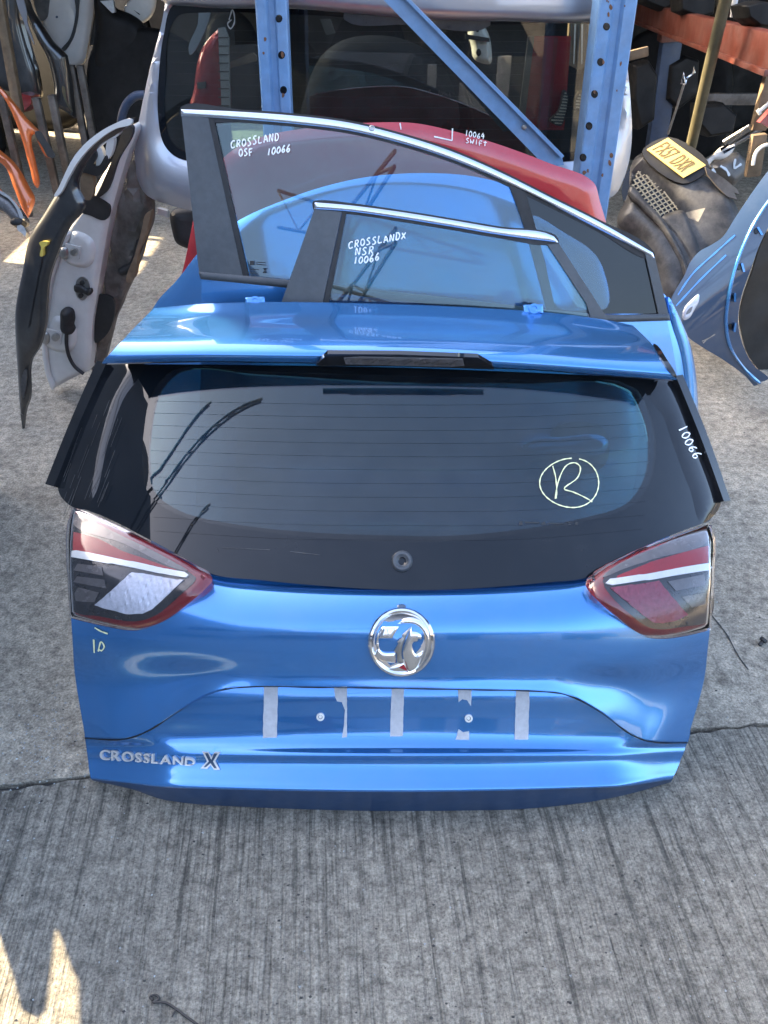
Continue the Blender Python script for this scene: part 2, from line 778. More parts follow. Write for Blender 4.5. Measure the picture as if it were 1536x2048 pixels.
def glassy(name, tint, dust=.03, refl_rough=.0, ior=1.5):
    m = bpy.data.materials.new(name)
    m.use_nodes = True
    N, L = m.node_tree.nodes, m.node_tree.links
    N.remove(N['Principled BSDF'])
    out = N['Material Output']
    tr = N.new('ShaderNodeBsdfTransparent')
    tr.inputs['Color'].default_value = (*tint, 1)
    df = N.new('ShaderNodeBsdfDiffuse')
    df.inputs['Color'].default_value = (.35, .36, .37, 1)
    gl = N.new('ShaderNodeBsdfGlossy')
    gl.inputs['Roughness'].default_value = refl_rough
    gl.inputs['Color'].default_value = (1, 1, 1, 1)
    fr = N.new('ShaderNodeFresnel')
    fr.inputs['IOR'].default_value = ior
    m1 = N.new('ShaderNodeMixShader')
    f = ramp(N, L, noise(N, L, 14, 8, .7, pos(N)), [(.35, dust * .4), (.8, dust * 1.8)])
    L.new(f, m1.inputs['Fac'])
    L.new(tr.outputs[0], m1.inputs[1])
    L.new(df.outputs[0], m1.inputs[2])
    m2 = N.new('ShaderNodeMixShader')
    L.new(fr.outputs[0], m2.inputs['Fac'])
    L.new(m1.outputs[0], m2.inputs[1])
    L.new(gl.outputs[0], m2.inputs[2])
    L.new(m2.outputs[0], out.inputs['Surface'])
    return m


def concrete(name, grooved):
    m = bpy.data.materials.new(name)
    N, L, B = nt(m)
    P = pos(N)
    mp = N.new('ShaderNodeMapping')
    mp.vector_type = 'POINT'
    mp.inputs['Rotation'].default_value = (0, 0, R(-4.5))
    mp.inputs['Scale'].default_value = (1, 1, 1)
    wb = N.new('ShaderNodeTexNoise')
    wb.inputs['Scale'].default_value = 11
    wb.inputs['Detail'].default_value = 4
    L.new(P, wb.inputs['Vector'])
    ws = N.new('ShaderNodeVectorMath')
    ws.operation = 'MULTIPLY_ADD'
    L.new(wb.outputs['Color'], ws.inputs[0])
    ws.inputs[1].default_value = (.006, .006, 0)
    L.new(P, ws.inputs[2])
    L.new(ws.outputs[0], mp.inputs['Vector'])
    def aniso(sx, sy, det, rough=.6, sc=1.0):
        q = N.new('ShaderNodeMapping')
        q.inputs['Scale'].default_value = (sx, sy, 1)
        L.new(mp.outputs[0], q.inputs['Vector'])
        return noise(N, L, sc, det, rough, q.outputs[0])
    fine = noise(N, L, 165, 7, .78, P)
    mid = noise(N, L, 38, 7, .7, P)
    big = noise(N, L, 2.2, 5, .6, P)
    c = ramp(N, L, fine, [(.34, (.155, .148, .133)), (.5, (.36, .345, .312)), (.66, (.56, .535, .485))] if grooved else [(.36, (.25, .23, .20)), (.5, (.50, .465, .41)), (.64, (.76, .71, .63))])
    c2 = ramp(N, L, mid, [(.36, (.55, .55, .56)), (.5, (.92, .92, .92)), (.64, (1.22, 1.22, 1.22))])
    c3 = ramp(N, L, big, [(.3, (.80, .77, .70)), (.7, (1.14, 1.09, .98))])
    if not grooved:
        c3 = mul(N, L, c3, ramp(N, L, noise(N, L, 9, 8, .75, P), [(.32, (.62, .61, .6)), (.48, (.92, .92, .91)), (.68, (1.15, 1.15, 1.14))]))
    col = mul(N, L, mul(N, L, c, c2), c3)
    # dark pits
    vo = N.new('ShaderNodeTexVoronoi')
    vo.inputs['Scale'].default_value = 85
    vo.inputs['Randomness'].default_value = 1
    L.new(P, vo.inputs['Vector'])
    pit = ramp(N, L, vo.outputs['Distance'], [(.05, (.35, .35, .36)), (.14, (1, 1, 1))])
    col = mul(N, L, col, pit)
    height = N.new('ShaderNodeMath')
    height.operation = 'ADD'
    L.new(fine, height.inputs[0])
    L.new(mid, height.inputs[1])
    hs = height.outputs[0]
    if grooved:
        g1 = aniso(150, 2.6, 6, .68)
        g2 = aniso(52, 1.5, 5, .65)
        gr = ramp(N, L, g1, [(.37, (.48, .49, .50)), (.48, (.93, .93, .93)), (.62, (1.10, 1.10, 1.10))])
        gr2 = ramp(N, L, g2, [(.36, (.44, .45, .46)), (.46, (.96, .96, .96)), (.64, (1.08, 1.08, 1.08))])
        for g_, sc_ in ((gr, 7), (gr2, 3.3)):
            mk = N.new('ShaderNodeMix')
            mk.data_type = 'RGBA'
            L.new(ramp(N, L, noise(N, L, sc_, 6, .7, P), [(.34, .5), (.55, 1)]), mk.inputs['Factor'])
            mk.inputs[6].default_value = (1, 1, 1, 1)
            L.new(g_, mk.inputs[7])
            col = mul(N, L, col, mk.outputs[2])
        a = N.new('ShaderNodeMath')
        a.operation = 'MULTIPLY_ADD'
        L.new(g1, a.inputs[0])
        a.inputs[1].default_value = 2.6
        L.new(hs, a.inputs[2])
        hs = a.outputs[0]
    L.new(col, B.inputs['Base Color'])
    B.inputs['Roughness'].default_value = .85
    B.inputs['Specular IOR Level'].default_value = .3
    b = N.new('ShaderNodeBump')
    b.inputs['Strength'].default_value = 1.0 if grooved else .9
    b.inputs['Distance'].default_value = .006 if grooved else .009
    L.new(hs, b.inputs['Height'])
    L.new(b.outputs['Normal'], B.inputs['Normal'])
    return m


M = {}
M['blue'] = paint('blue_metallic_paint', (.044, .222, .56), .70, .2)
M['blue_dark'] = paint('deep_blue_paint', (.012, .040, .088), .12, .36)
M['red'] = paint('red_paint', (.36, .006, .014), .3, .3)
M['silver'] = paint('silver_paint', (.42, .44, .49), .75, .34)
M['orange'] = paint('orange_paint', (.62, .15, .035), .35, .35)
M['white'] = solid('off_white_paint', (.42, .41, .39), .35, 0, .6, .08, 6, dust=.35)
M['cream'] = solid('cream_paint', (.56, .55, .52), .38, 0, .5, .08, 8, dust=.3)
M['black_paint'] = paint('black_paint', (.006, .006, .007), .0, .3, .06)
M['black_gloss'] = solid('black_gloss_plastic', (.007, .008, .010), .06, 0, 0, .2, 40, dust=.02)
M['frit'] = solid('black_glass_border', (.005, .007, .010), .02, 0, 0, .1, 40, dust=.015, spec=.4)
M['trim'] = solid('satin_black_trim', (.045, .052, .060), .40, 0, 0, .15, 60, .08, 400, dust=.10)
M['rubber'] = solid('black_rubber', (.012, .012, .013), .6, 0, 0, .2, 60, .1, 300)
M['chrome_strip'] = solid('brushed_aluminium_strip', (.62, .65, .70), .22, 1.0, 0, .05, 80)
M['chrome'] = solid('chrome', (.78, .78, .78), .05, 1.0, 0, .04, 80)
M['steel'] = solid('dull_steel', (.36, .36, .35), .38, .9, 0, .2, 40, dust=.2)
M['plastic'] = solid('grey_black_plastic', (.028, .028, .029), .48, 0, 0, .25, 14, .12, 500, dust=.35)
M['dark_plastic'] = solid('dark_plastic', (.012, .012, .012), .5, 0, 0, .3, 20, .1, 300, dust=.04)
M['brown_trim'] = solid('dusty_brown_trim', (.075, .062, .05), .6, 0, 0, .35, 9, .15, 120, dust=.3)
M['adhesive'] = solid('grey_adhesive_foam', (.47, .48, .50), .8, 0, 0, .12, 90, .3, 260)
M['marker'] = solid('white_paint_pen', (.85, .86, .85), .6, 0, 0, .05, 300)
M['chalk'] = solid('yellow_wax_crayon', (.70, .72, .42), .75, 0, 0, .2, 300)
M['rack_blue'] = solid('scuffed_blue_rack_paint', (.115, .235, .42), .45, 0, 0, .16, 22, .12, 90, dust=.18)
M['rack_navy'] = solid('dark_blue_rack_paint', (.018, .036, .075), .5, 0, 0, .16, 22, .12, 90, dust=.08)
M['rack_orange'] = solid('orange_rack_paint', (.13, .030, .017), .45, 0, 0, .25, 12, .1, 90, dust=.2)
M['mesh_sunlit'] = solid('sunlit_grey_mesh', (.26, .22, .14), .5)  # grey mesh coloured tan, the sunlight put into its colour
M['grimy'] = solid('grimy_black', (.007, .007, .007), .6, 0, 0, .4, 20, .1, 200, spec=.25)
M['silver_letters'] = solid('bright_satin_metal', (.80, .80, .80), .20, 1.0, 0, .04, 90)
M['blue_hem_shaded'] = solid('shaded_blue_hem', (.017, .052, .125), .42, .2, .3, .12, 14)  # tailgate blue darkened, the lip's shade put into the colour
M['badge_metal'] = solid('pale_badge_metal', (.62, .62, .60), .34, .35, 0, .04, 90)
M['rust'] = solid('rust', (.13, .06, .03), .85, 0, 0, .4, 60, .4, 120)
M['wood'] = solid('weathered_timber', (.15, .105, .062), .8, 0, 0, .35, 18, .3, 60)
M['olive'] = solid('olive_steel_pole', (.085, .075, .042), .55, .2, 0, .25, 20, .1, 90)
M['plate'] = solid('yellow_plate', (.60, .46, .15), .35, 0, .3, .06, 30)
M['plate_white'] = solid('plate_white_edge', (.75, .74, .70), .35, 0, .3, .06, 30)
M['ink'] = solid('plate_lettering', (.16, .10, .035), .5, 0, 0, .1, 30)
M['lamp_red'] = solid('red_lamp_rim', (.16, .010, .014), .08, 0, .8, .1, 60)
M['lamp_panel'] = solid('red_reflector', (.30, .010, .020), .22, 0, .4, .12, 300, .4, 900)
M['lamp_pink'] = solid('pink_fog_lens', (.25, .040, .070), .18, .1, .4, .2, 120, .5, 700)
M['lamp_dark'] = solid('dark_lamp_housing', (.022, .024, .028), .15, 0, .5, .2, 60)
M['lamp_grey'] = solid('smoked_lamp_band', (.12, .115, .115), .25, .2, .5, .15, 60)
M['lamp_bar'] = solid('white_light_bar', (.74, .78, .76), .2, .1, .6, .06, 90)
M['lamp_clear'] = solid('ribbed_clear_lens', (.62, .65, .72), .18, .5, .6, .15, 160, .5, 800)
M['fade'] = glassy('dotted_glass_border', (.10, .14, .16), .02, 0, 1.5)
M['lens'] = glassy('clear_lens', (.95, .94, .94), .008, 0, 1.2)
M['glass'] = glassy('tinted_window_glass', (.62, .82, .85), .05, 0, 1.52)
M['glass_dark'] = glassy('privacy_glass', (.27, .47, .48), .03, 0, 1.55)
M['glass_far'] = glassy('dusty_rear_glass', (.55, .59, .57), .025, 0, 1.5)
M['ground_grooved'] = concrete('brushed_concrete', True)
M['ground_rough'] = concrete('worn_concrete', False)
M['joint'] = solid('dirty_joint', (.055, .053, .05), .95, 0, 0, .4, 40, .6, 120)
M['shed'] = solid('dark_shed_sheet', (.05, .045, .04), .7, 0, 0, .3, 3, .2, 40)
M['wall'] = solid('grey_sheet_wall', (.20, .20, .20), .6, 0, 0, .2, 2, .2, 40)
M['pale_wall'] = solid('pale_render', (.20, .18, .165), .8, 0, 0, .15, 2, .2, 30)
M['truss'] = solid('dark_truss_steel', (.035, .032, .030), .55, .3, 0, .3, 12)
M['red_dull'] = solid('dull_red_panel', (.22, .018, .022), .4, 0, .4, .2, 8, dust=.2)
M['yellow'] = solid('yellow_plastic', (.55, .42, .08), .5)
M['shelf_grey'] = solid('grey_metal_parts', (.09, .09, .088), .45, .5, 0, .4, 10, dust=.25)

# ------------------------------------------------------------------ setting
def J(x):                                             # the slab joint, nearer on the left than on the right
    return J0.y + (J1.y - J0.y) * (x - J0.x) / (J1.x - J0.x)


J0, J1 = atZ(0, 1572), atZ(1536, 1448)
under = mesh('ground', [(-60, -60, -.016), (60, -60, -.016), (60, 60, -.016), (-60, 60, -.016)], [(0, 1, 2, 3)])
ground = tag(add('ground', under, M['joint']), kind='structure')


def slab(ys_lo, ys_hi, name, mat):
    """One cast slab with a slightly broken edge along the joint."""
    xs = [-60, -20, -6, -3] + [-2 + i * .02 for i in range(201)] + [3, 6, 20, 60]
    V, Fc = [], []
    for x in xs:
        a, b = ys_lo(x), ys_hi(x)
        for y, z in ((a, -.016), (a, 0), (b, 0), (b, -.016)):
            V.append((x, y, z))
    for i in range(len(xs) - 1):
        for k in range(3):
            Fc.append((i * 4 + k, i * 4 + 4 + k, i * 4 + 5 + k, i * 4 + 1 + k))
    me = mesh(name, V, [f[::-1] for f in Fc])
    return add(name, me, mat, ground)


rj = random.Random(3)
jag = {}
def near_edge(x):
    k = ('n', round(x, 3))
    jag.setdefault(k, rj.uniform(-.004, .003) + .004 * math.sin(x * 17) + (.006 if abs(x + .62) < .06 else 0))
    return J(x) - .008 + jag[k]
def far_edge(x):
    k = ('f', round(x, 3))
    jag.setdefault(k, rj.uniform(-.003, .004) + .004 * math.sin(x * 11 + 2))
    return J(x) + .006 + jag[k]
slab(lambda x: -60, near_edge, 'slab', M['ground_grooved'])
slab(far_edge, lambda x: 60, 'slab', M['ground_rough'])

# crack that runs across the far slab, right of the tailgate
crack = strokes_geo([[(1408, 1205), (1424, 1232), (1452, 1268), (1476, 1312), (1496, 1340)]],
                    Surf((0, 0, 0), (0, 0, 1)), .004, .0012)
add('crack', mesh('crack', *crack), M['joint'], ground)

# shed behind: back wall, roof, side walls (dark, everything at the back stands under it)
shed = thing('shed', 'dark open fronted sheet metal shed behind the stacked car parts', 'shed', (0, 9.5, 0))
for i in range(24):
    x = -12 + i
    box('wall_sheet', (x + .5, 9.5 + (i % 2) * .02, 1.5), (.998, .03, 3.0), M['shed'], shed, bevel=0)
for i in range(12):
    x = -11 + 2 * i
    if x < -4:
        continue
    y0 = 3.35 if x > 0 else 4.75  # unseen roof front, stepped back to let the sun shafts pass
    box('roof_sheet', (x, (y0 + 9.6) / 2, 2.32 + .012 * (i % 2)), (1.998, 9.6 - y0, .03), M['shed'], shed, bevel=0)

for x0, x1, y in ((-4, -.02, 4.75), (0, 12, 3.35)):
    box('sky_blocker', ((x0 + x1) / 2, y, 2.08), (x1 - x0, .03, .46), M['shed'], shed, bevel=0)  # unseen strip added to keep sky light off the back

# unseen wall added on the sun side, openings cut to shape the sun shafts
WX = -3.4
def to_wall(p):
    t = (WX - p.x) / TO_SUN.x
    q = p + TO_SUN * t
    return (q.y, q.z)


holes = []
# shafts: on the ground in front, over the panels at the back, on the spoiler corner, on the fenders
holes.append([to_wall(atZ(*p)) for p in [(-300, 1700), (220, 1740), (240, 2300), (-300, 2300)]])
holes.append([to_wall(p) for p in (atY(238, 690, 1.47), atY(520, 690, 1.46), atY(462, 640, 1.60), atY(330, 612, 1.70), atY(296, 622, 1.70))])
holes.append([(3.2, 1.75), (3.66, 1.9), (3.70, 2.36), (3.35, 2.34)])
holes.append([to_wall(p) for p in (atY(1255, 300, 3.15), atY(1300, 275, 3.3), atY(1475, 275, 3.3), atY(1560, 230, 3.0), atY(1580, 330, 2.8), atY(1500, 470, 2.75), atY(1345, 560, 2.7), atY(1370, 470, 2.9), atY(1262, 400, 3.0))])
holes.append([(4.72, .72), (5.35, .72), (5.4, 1.12), (4.8, 1.12)])
hp_ = holes[3]
cy_, cz_ = sum(p[0] for p in hp_) / len(hp_), sum(p[1] for p in hp_) / len(hp_)
holes[3] = [(cy_ + (p[0] - cy_) * 1.2, cz_ + (p[1] - cz_) * 1.2) for p in hp_]
wall_out = [(-14, 0), (7.4, 0), (7.4, 3.9), (-14, 3.9)]
pts, tris = fill2d(wall_out, holes, None)
wall = thing('sun_shade_wall', 'unseen grey wall added beside the yard, openings cut to shape sun patches', 'wall', (WX, 0, 0))
add('wall_sheet', shell('wall_sheet', [Vector((WX, p[0], p[1])) for p in pts], [Vector((1, 0, 0))] * len(pts), tris, .004), M['wall'], wall)

# unseen scrap sheet added outside the picture, its hole cut to shape the sun patch
SX = -1.25
def to_sheet(p):
    t = (SX - p.x) / TO_SUN.x
    q = p + TO_SUN * t
    return (q.y, q.z)


lit = [(-120, 1700), (-30, 1790), (2, 1874), (30, 1960), (44, 2018), (76, 2036), (92, 2024), (100, 1960), (110, 1868), (114, 1854), (126, 1882), (142, 1930), (158, 1962), (160, 2060), (156, 2200), (-120, 2300)]
pts, tris = fill2d([(-.2, .0), (2.1, .0), (2.1, 1.15), (-.2, 1.15)], [[to_sheet(atZ(*p)) for p in lit]], None)
blocker = thing('sun_mask_sheet', 'unseen scrap metal sheet standing on the sunny side of the yard', 'metal sheet', (SX, .9, 0))
add('cut_sheet', shell('cut_sheet', [Vector((SX, p[0], p[1])) for p in pts], [Vector((1, 0, 0))] * len(pts), tris, .002), M['wall'], blocker)

# cantilevered roof trusses over the yard (seen mirrored in the glass)
def truss(label, path, dep, n, r=.02):
    """Lattice truss along a path of (x, y, z): chords dep apart at the root, closing towards the tip."""
    t = thing('roof_truss', label, 'roof truss', path(0), 'roof trusses over the yard')
    top, bot = [], []
    for i in range(n + 1):
        u = i / n
        p = path(u)
        bot.append(p)
        top.append(p + Vector((0, 0, dep * (1 - .8 * u))))
    tube('top_chord', top, r, M['truss'], t, 6)
    tube('bottom_chord', bot, r, M['truss'], t, 6)
    for i in range(n):
        tube('web', [bot[i], top[i + 1]] if i % 2 else [top[i], bot[i + 1]], r * .7, M['truss'], t, 5)
    return t


for y, tip, l in ((.22, -1.45, 'curved lattice truss nearest the tailgate, over the yard'), (.30, -2.35, 'short curved lattice truss beside the wall, over the yard'), (-.55, -2.5, 'curved lattice truss third from the tailgate, over the yard')):
    truss(l, lambda u, y=y, tip=tip: Vector((WX + (tip - WX) * u, y + .15 * u, 2.7 + 2.1 * math.sin(math.pi / 2 * u) ** .9)), .40, 10, .012)
truss('long straight lattice truss on the side of the wall, over the yard', lambda u: Vector((-2.4 + 2.4 * u, -11 + 6 * u, 3.1 + .5 * u)), .8, 9, .03)
truss('long straight lattice truss farthest from the tailgate, over the yard', lambda u: Vector((-2.6 + 4.4 * u, -9.5 + 1.2 * u, 4.3 - .9 * u)), .6, 9, .03)

# yard behind the photographer, seen only as reflections
yard = thing('yard_wall', 'pale rendered yard wall opposite the stacked parts', 'wall', (0, -13, 0))
box('wall', (0, -13, 1.5), (30, .2, 3.0), M['pale_wall'], yard, bevel=0)


def parked_car(x, y, mat, label, rz=0):
    t = thing('parked_car', label, 'car', (x, y, 0), 'cars parked in the yard')
    def pr(pts, w, name, m, par):
        V = []
        for s in (-1, 1):
            V += [Vector((x + p[0], y + s * w / 2 * (p[2] if len(p) > 2 else 1), p[1])) for p in pts]
        k = len(pts)
        Fc = [tuple(range(k)), tuple(range(2 * k - 1, k - 1, -1))] + [(i, i + k, (i + 1) % k + k, (i + 1) % k) for i in range(k)]
        return add(name, mesh(name, V, Fc, 50), m, par)
    pr([(-2.1, .25), (2.1, .25), (2.15, .6), (2.0, .82), (1.0, .95), (-1.9, .98), (-2.12, .7)], 1.7, 'body', mat, t)
    pr([(-1.85, .985), (.95, .955), (.2, 1.45, .84), (-1.3, 1.48, .84)], 1.55, 'cabin', M['frit'], t)
    pr([(-1.35, 1.485, .84), (.25, 1.455, .84), (.1, 1.5, .8), (-1.2, 1.53, .8)], 1.5, 'roof', mat, t)
    for wx in (-1.3, 1.3):
        for s in (-1, 1):
            tube('wheel', [(x + wx, y + s * .72, .31), (x + wx, y + s * .9, .31)], .31, M['rubber'], t, 18)
    return t


for x, y, w, h, m, l in ((-1.7, -3.3, .5, .9, 'white', 'tall white panel added out of view for reflections'), (-.75, -3.7, .3, .7, 'red_dull', 'narrow red panel added out of view for reflections'), (.15, -3.4, .42, .55, 'white', 'low white panel added out of view for reflections'),
                      (.75, -3.6, .16, .95, 'cream', 'slim cream panel added out of view for reflections'), (1.5, -3.3, .6, .8, 'white', 'wide white panel added out of view for reflections'), (2.2, -3.9, .3, 1.0, 'cream', 'tall cream panel added out of view for reflections')):
    o = thing('reflected_panel', l, 'car panel', (x, y, 0), 'unseen panels added for reflections')  # unseen panels added to put streaks into the paint's reflections
    box('panel', (x, y, h / 2), (w, .05, h), M[m], o, Matrix.Rotation(R(-8), 3, 'X'), .015)
parked_car(-2.6, -5.2, M['white'], 'white hatchback parked facing the stacked parts')
parked_car(2.4, -5.6, M['trim'], 'dark grey hatchback parked facing the stacked parts')
parked_car(.2, -8.6, M['silver'], 'silver hatchback parked by the yard wall')


# ------------------------------------------------------------------ the blue tailgate in front
tg = thing('tailgate', 'blue hatchback tailgate with rear window and two lamps standing on the concrete', 'tailgate', (0, 1.0, 0))

# lower skin: plate recess, ridge, rolled bottom edge
L_rails = [
    [(160, 1330, 1.140), (300, 1335, 1.104), (800, 1340, 1.089), (1260, 1340, 1.104), (1396, 1335, 1.140)],
    [(164, 1385, 1.104), (300, 1383, 1.071), (800, 1380, 1.056), (1260, 1384, 1.071), (1390, 1390, 1.104)],
    [(168, 1440, 1.080), (300, 1438, 1.044), (800, 1440, 1.029), (1260, 1442, 1.044), (1382, 1445, 1.080)],
    [(170, 1478, 1.064), (300, 1484, 1.022), (800, 1487, 1.002), (1260, 1486, 1.022), (1376, 1484, 1.064)],
    [(172, 1490, 1.060), (360, 1494, 1.009), (800, 1496, .994), (1220, 1496, 1.011), (1372, 1492, 1.060)],
    [(174, 1506, 1.051), (360, 1508, .998), (800, 1509, .979), (1220, 1508, 1.000), (1368, 1504, 1.051)],
    [(176, 1520, 1.043), (360, 1523, .991), (800, 1525, .975), (1220, 1522, .993), (1362, 1518, 1.043)],
    [(179, 1545, 1.021), (360, 1556, .964), (800, 1561, .950), (1220, 1556, .966), (1352, 1543, 1.021)],
    [(181, 1556, 1.010), (360, 1575, .949), (800, 1583, .934), (1220, 1573, .951), (1346, 1556, 1.010)],
    [(181, 1558, 1.010), (360, 1577, .949), (800, 1585, .934), (1220, 1575, .951), (1346, 1558, 1.010)],
]
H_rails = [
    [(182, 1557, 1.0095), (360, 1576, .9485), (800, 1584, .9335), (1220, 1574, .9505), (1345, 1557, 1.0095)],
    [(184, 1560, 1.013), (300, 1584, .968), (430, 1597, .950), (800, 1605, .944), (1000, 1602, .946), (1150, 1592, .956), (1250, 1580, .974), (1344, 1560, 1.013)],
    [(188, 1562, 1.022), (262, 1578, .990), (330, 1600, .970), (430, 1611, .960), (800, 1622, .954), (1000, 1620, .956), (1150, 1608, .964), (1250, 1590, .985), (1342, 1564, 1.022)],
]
hem, _ = loft('bottom_hem', H_rails, M['blue_hem_shaded'], tg, 64, 5, .012, 50)
lower, LS = loft('lower_skin', L_rails, M['blue'], tg, 64, 6, .012, 50)


def on_L(x, y, lift):
    return LS.hit(x, y)[0].y - lift


wing = [(170, 1473), (250, 1475), (300, 1457), (360, 1417), (430, 1381), (480, 1372), (640, 1372), (800, 1374), (960, 1377), (1080, 1380),
        (1130, 1386), (1200, 1420), (1262, 1466), (1300, 1480), (1374, 1482)]
U_rails = [
    [(150, 1030, 1.335), (300, 1090, 1.265), (480, 1150, 1.195), (800, 1160, 1.175), (1120, 1150, 1.195), (1300, 1100, 1.265), (1424, 1050, 1.335)],
    [(142, 1090, 1.225), (300, 1140, 1.160), (480, 1178, 1.130), (800, 1192, 1.112), (1120, 1182, 1.130), (1300, 1150, 1.160), (1424, 1105, 1.225)],
    [(141, 1180, 1.155), (300, 1205, 1.110), (480, 1232, 1.080), (800, 1245, 1.065), (1120, 1240, 1.080), (1300, 1222, 1.110), (1421, 1195, 1.155)],
    [(143, 1250, 1.118), (300, 1278, 1.074), (480, 1300, 1.050), (800, 1312, 1.038), (1120, 1312, 1.050), (1290, 1298, 1.074), (1419, 1268, 1.118)],
    [(144, 1264, 1.114), (300, 1294, 1.070), (480, 1315, 1.046), (800, 1326, 1.034), (1120, 1326, 1.046), (1290, 1313, 1.070), (1417, 1284, 1.114)],
    [(150, 1350, 1.108), (250, 1370, 1.068), (360, 1366, 1.054), (480, 1352, 1.036), (800, 1354, 1.026), (1120, 1356, 1.036), (1220, 1370, 1.056), (1300, 1378, 1.068), (1408, 1360, 1.108)],
    [(x, y, on_L(x, y, .018 + .026 * max(0, min(1, (1470 - y) / 95)))) for x, y in wing],
]
upper, _ = loft('upper_skin', U_rails, M['blue'], tg, 72, 7, .012, 50)
US = reach(U_rails)
LAMP_S = MeshSurf(*(lambda g: ([p for c in g for p in c], [(j * len(g[0]) + i, (j + 1) * len(g[0]) + i, (j + 1) * len(g[0]) + i + 1, j * len(g[0]) + i + 1) for j in range(len(g) - 1) for i in range(len(g[0]) - 1)]))(loft_grid([
    [(80, 880, 1.46), (250, 950, 1.36), (800, 1060, 1.24), (1300, 970, 1.35), (1480, 900, 1.45)],
    [(80, 985, 1.365), (150, 1019, 1.298), (250, 1061, 1.232), (340, 1107, 1.180), (424, 1150, 1.140), (800, 1180, 1.112), (1172, 1165, 1.140), (1222, 1129, 1.168), (1300, 1092, 1.208), (1415, 1051, 1.284), (1480, 1030, 1.345)],
    [(80, 1110, 1.285), (145, 1130, 1.178), (250, 1155, 1.140), (340, 1180, 1.118), (424, 1195, 1.095), (800, 1215, 1.082), (1172, 1205, 1.095), (1300, 1175, 1.128), (1420, 1150, 1.170), (1480, 1140, 1.28)],
    [(80, 1250, 1.195), (145, 1262, 1.112), (300, 1290, 1.066), (424, 1300, 1.050), (800, 1318, 1.034), (1172, 1310, 1.050), (1290, 1305, 1.066), (1417, 1284, 1.110), (1480, 1270, 1.18)],
    [(80, 1380, 1.19), (145, 1380, 1.106), (300, 1380, 1.06), (800, 1390, 1.03), (1290, 1380, 1.06), (1417, 1380, 1.106), (1480, 1370, 1.18)]], 90, 6)))

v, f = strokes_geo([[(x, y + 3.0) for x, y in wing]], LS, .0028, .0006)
add('seam_shade', mesh('seam_shade', v, f), M['rubber'], lower)  # shut line drawn as a dark ribbon, the gap's shade in its colour

# roof end / spoiler
S_rails = [
    [(308, 616, 1.700), (420, 607, 1.690), (560, 604, 1.685), (800, 609, 1.685), (1060, 622, 1.690), (1215, 640, 1.695), (1266, 651, 1.705)],
    [(290, 634, 1.650), (420, 628, 1.640), (560, 626, 1.635), (800, 630, 1.635), (1060, 643, 1.640), (1215, 660, 1.645), (1284, 668, 1.655)],
    [(262, 662, 1.550), (420, 658, 1.540), (560, 657, 1.535), (800, 661, 1.535), (1060, 674, 1.540), (1215, 688, 1.545), (1308, 694, 1.555)],
    [(241, 685, 1.478), (420, 686, 1.466), (560, 688, 1.462), (800, 691, 1.460), (1060, 704, 1.464), (1215, 716, 1.470), (1326, 722, 1.482)],
    [(238, 688, 1.472), (420, 690, 1.458), (560, 692, 1.454), (800, 695, 1.452), (1060, 708, 1.456), (1215, 720, 1.462), (1330, 726, 1.476)],
    [(214, 714, 1.448), (420, 710, 1.436), (560, 711, 1.432), (800, 714, 1.430), (1060, 727, 1.434), (1215, 738, 1.440), (1347, 748, 1.452)],
    [(211, 717, 1.448), (420, 713, 1.436), (560, 714, 1.432), (800, 717, 1.430), (1060, 730, 1.434), (1215, 741, 1.440), (1349, 751, 1.452)],
    [(204, 727, 1.452), (420, 722, 1.440), (560, 724, 1.436), (800, 728, 1.434), (1060, 738, 1.438), (1215, 750, 1.444), (1354, 760, 1.456)],
]
roof, RS = loft('roof_spoiler', S_rails, M['blue'], tg, 56, 5, .006, 50)
roof['label'] = 'blue roof spoiler across the top of the tailgate'
RSX = reach(S_rails)
patch('end_cap', [(1306, 690), (1312, 692), (1332, 720), (1352, 754), (1344, 750), (1322, 720)], RSX, M['black_gloss'], roof, .003, .006, step=8)
# black underside that runs back from the lip to the glass
ug = []
for x, y, Y in ((212, 729, 1.456), (420, 724, 1.444), (800, 730, 1.438), (1060, 740, 1.442), (1347, 762, 1.460)):
    a = atY(x, y, Y)
    ug.append((a, a + Vector((0, .075, -.022)), a + Vector((0, .16, -.006))))
V, Fc = [], []
for i in range(24 + 1):
    u = i / 24 * (len(ug) - 1)
    k = min(int(u), len(ug) - 2)
    for j in range(3):
        V.append(ug[k][j].lerp(ug[k + 1][j], u - k))
for i in range(24):
    for j in range(2):
        Fc.append((i * 3 + j, i * 3 + j + 1, i * 3 + 4 + j, i * 3 + 3 + j))
me = mesh('spoiler_underside', V, Fc)
add('spoiler_underside', me, M['trim'], roof)

BS = leaning(1.419, .80, -12, 0, [((1, 0, 0), 0, .03, 0)])
# high brake light in its black insert
patch('brake_light_insert', [(632, 727), (655, 704, 1), (800, 705), (955, 711, 1), (986, 729, 1), (988, 735, 1), (800, 729), (640, 728)], BS, M['black_gloss'], tg, .006, .012, step=30, smooth=False)
bl = patch('brake_light', [(688, 711), (720, 709), (925, 713), (928, 726), (900, 728), (692, 723)], BS, M['lamp_grey'], tg, .0085, .005, step=25, smooth=False)
patch('lens', [(690, 711), (720, 710), (924, 714), (926, 725), (900, 727), (694, 722)], BS, M['lens'], bl, .0105, .002, step=25, smooth=False)

